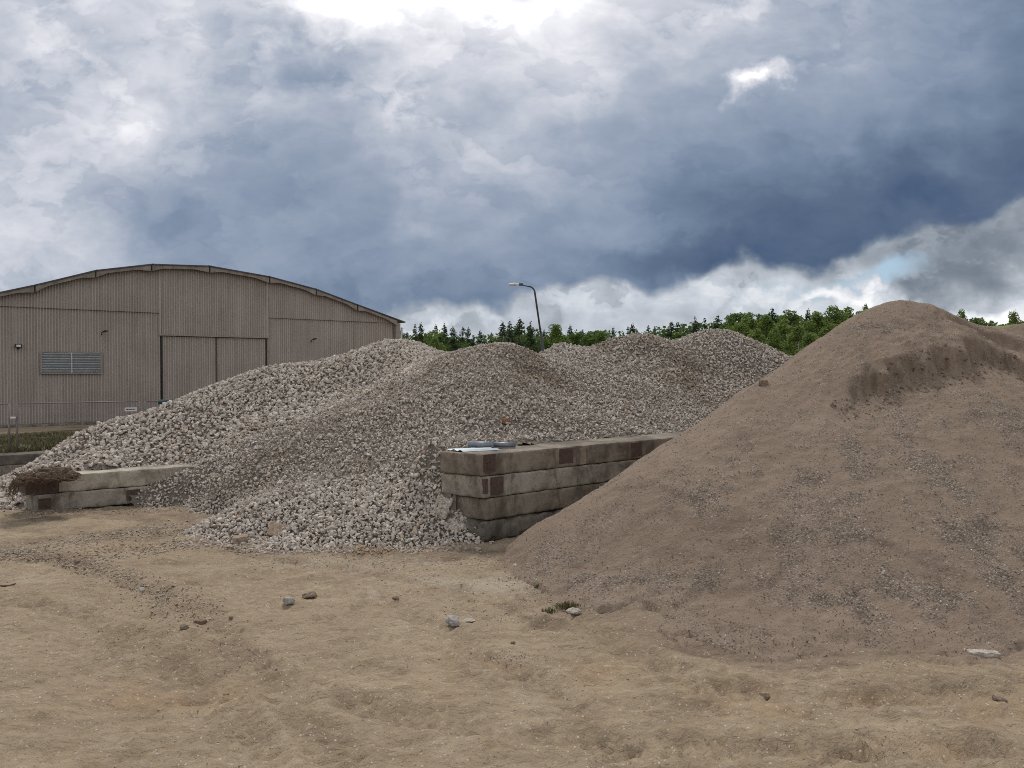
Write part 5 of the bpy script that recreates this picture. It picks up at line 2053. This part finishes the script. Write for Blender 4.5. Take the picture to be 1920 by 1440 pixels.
def scatter_yard():
    rg_ = np.random.default_rng(151)
    P, S = [], []

    def band(pts, spread, n, smin, smax, power=2.5):
        n = int(n * 1.5)
        pts = np.array(pts, float)
        seg = np.cumsum(np.r_[0, np.hypot(*np.diff(pts, axis=0).T)])
        t = rg_.random(n) * seg[-1]
        x = np.interp(t, seg, pts[:, 0])
        y = np.interp(t, seg, pts[:, 1])
        sp = np.interp(t, seg, spread)
        x = x + rg_.normal(0, 1, n) * sp * 1.6
        y = y + rg_.normal(0, 1, n) * sp * .45
        for a, b_ in zip(x, y):
            if b_ < 900:
                continue
            p_ = T(a, b_)
            P.append(p_)
            S.append(smin + (smax - smin) * rg_.random() ** power)
    band([(-20, 1040), (60, 1032), (160, 1012), (260, 1000), (380, 985)], [14, 16, 16, 14, 16], 1500, .006, .030)
    band([(20, 1042), (140, 1055), (220, 1075), (280, 1100), (330, 1130)], [10, 14, 14, 16, 20], 1500, .005, .026)
    band([(160, 1045), (260, 1030), (370, 1022)], [16, 16, 12], 900, .006, .028)
    band([(280, 1110), (340, 1130), (370, 1160)], [22, 26, 26], 700, .005, .020)
    band([(230, 1200), (340, 1190), (450, 1230)], [40, 60, 50], 420, .004, .014)
    band([(340, 1020), (450, 1030), (560, 1034), (700, 1032), (870, 1026)], [8, 8, 8, 8, 8], 1500, .008, .040)
    band([(480, 1050), (640, 1048), (760, 1052), (900, 1050)], [24, 22, 20, 18], 1100, .004, .018)
    band([(730, 1070), (780, 1085), (960, 1160), (1040, 1150)], [24, 24, 34, 30], 500, .004, .016)
    band([(900, 1040), (960, 1090), (1070, 1135), (1100, 1140)], [12, 14, 20, 16], 500, .005, .018)
    band([(920, 1228), (1000, 1230), (1030, 1236)], [12, 14, 10], 130, .004, .014)
    band([(1660, 1245), (1700, 1248)], [10, 10], 40, .005, .012)
    band([(1700, 1375), (1640, 1390)], [24, 24], 40, .004, .012)
    band([(0, 955), (30, 948), (60, 965), (250, 955), (330, 950)], [10, 8, 8, 7, 12], 700, .006, .03)
    # sparse everywhere
    n = 15000
    yy = 3.6 + rg_.random(n) ** .8 * 9.5
    xx = rg_.uniform(-.78, .78, n) * yy
    keep = fbm(xx, yy, .9, 3, .6, 152) + rg_.uniform(-.5, .5, n) > .12
    for a, b_ in zip(xx[keep], yy[keep]):
        P.append(np.array([a, b_, 0]))
        S.append(.0025 + .011 * rg_.random() ** 5)
    P = np.array(P)
    S = np.array(S)
    k = (hG(P[:, 0], P[:, 1]) < .02) | (P[:, 1] < 9.3)
    P, S = P[k], S[k]
    P[:, 2] = gz(P[:, 0], P[:, 1]) + S * .15
    sx_ = P[:, 0]
    V_, F_, T_ = scatter_stones(P, S, MED, rg_, np.clip(rg_.random(len(P)) * .95, 0, 1), squash=.75)
    o = mesh_np('scattered_gravel', V_, F_, M_STREWN, attrs={'tint': T_, 'dust': np.full(len(V_), 1.0)})
    tag(o, 'small loose stones strewn in strips over the sandy yard', 'gravel', kind='stuff')


scatter_yard()

# ------------------------------------------------------------------ weeds by the pale stone
rg = np.random.default_rng(161)


def weed(px_, py_, n, spread, h, label):
    c = T(px_, py_)
    c[2] = gz(c[0], c[1])[0] - .004
    pts = np.array([c + np.array([rg.normal(0, spread), rg.normal(0, spread * .6), 0]) for _ in range(n)])
    V, Fs, Tn = grass('w', pts, h * .4, h, rg, 1.1, .006)
    o = mesh_np('weed', V, Fs, M_GRASS, attrs={'tint': np.clip(Tn * .8 + .1, 0, 1)})
    tag(o, label, 'weed', kind='stuff')


weed(1066, 1138, 160, .05, .055, 'green weed tuft behind the knobbly pale stone at the sand edge')
weed(1028, 1147, 60, .03, .045, 'yellow-green weed sprig left of the knobbly pale stone')
weed(1012, 1102, 40, .025, .04, 'small weed at the left toe of the sand heap')

# ------------------------------------------------------------------ soil, dead roots and strap on the left stack
M_ROOT = mat_plain('dry_roots', (.10, .072, .05), .95, 0, .5, 12)
M_CLOD = mat_core('dry_soil_clod', (.07, .05, .036), (.17, .125, .085))
zt2 = 2 * HL + .016
root = empty('root_clod', T(95, 893, zt2), 'brown clod of soil and dead roots heaped on the end of the left beams', 'soil clod')
O0 = np.array(root.location)
m = MB()
bm = bmesh.new()
for (px_, py_, dy_, s_) in ((100, 886, .05, (.24, .17, .115)), (62, 893, .02, (.22, .15, .085)), (128, 888, .10, (.16, .14, .07)), (45, 898, .0, (.12, .12, .07))):
    c = T(px_, py_ + 4, zt2 + s_[2] * .45)
    c[1] += dy_ * 0
    geo = bmesh.ops.create_icosphere(bm, subdivisions=4, radius=1)
    for v in geo['verts']:
        q = v.co.copy()
        k_ = 1 + .30 * mnoise.noise(q * 2.3 + Vector((px_, 0, 0))) + .16 * mnoise.noise(q * 7 + Vector((px_, 0, 0))) + .08 * mnoise.noise(q * 16)
        v.co = Vector((q.x * s_[0] * k_, q.y * s_[1] * k_, q.z * s_[2] * k_)) + Vector(c - O0)
me = bpy.data.meshes.new('soil')
bm.to_mesh(me)
bm.free()
me.materials.append(M_CLOD)
o = bpy.data.objects.new('soil', me)
C.objects.link(o)
o.parent = root
for i in range(200):
    px0 = rg.uniform(34, 140)
    s_ = T(px0, 893 + rg.uniform(-3, 6), zt2 + rg.uniform(0, .12)) - O0
    if i % 5 == 0:        # hanging fringe over the beam's end
        s_ = T(rg.uniform(32, 44), rg.uniform(894, 905), zt2) - O0
        s_ = s_ + np.array([-.03, -.05, 0])
        L_ = rg.uniform(.08, .36)
        pts = [s_, s_ + np.array([rg.normal(-.03, .03), rg.normal(-.03, .03), -L_ * .5]), s_ + np.array([rg.normal(-.03, .05), rg.normal(-.04, .04), -L_])]
    else:
        d_ = np.array([rg.normal(0, .14), rg.normal(0, .07), rg.normal(.01, .04)])
        pts = [s_, s_ + d_ * .5 + np.array([0, 0, rg.uniform(0, .05)]), s_ + d_]
    m.tube(pts, [.005, .004, .0015], 4, cap=False)
m.build('roots', M_ROOT, root, fixn=False)
M_STRAP = mat_plain('yellowed_strap', (.30, .22, .11), .8, 0, .3, 10)
pts = [T(40, 912, zt2 - .10), T(46, 901, zt2 + .012), T(60, 896.5, zt2 + .016), T(85, 896, zt2 + .018), T(108, 892, zt2 + .03), T(122, 888, zt2 + .05), T(140, 887, zt2 + .035), T(165, 891, zt2 + .006)]
m = MB()
m.tube(pts, [.010, .012, .014, .014, .016, .018, .014, .006], 8, squash=.5)
o = m.build('strap', M_STRAP, smooth=True)
tag(o, 'yellowed flat strap trailing over the soil on the left beams', 'strap')
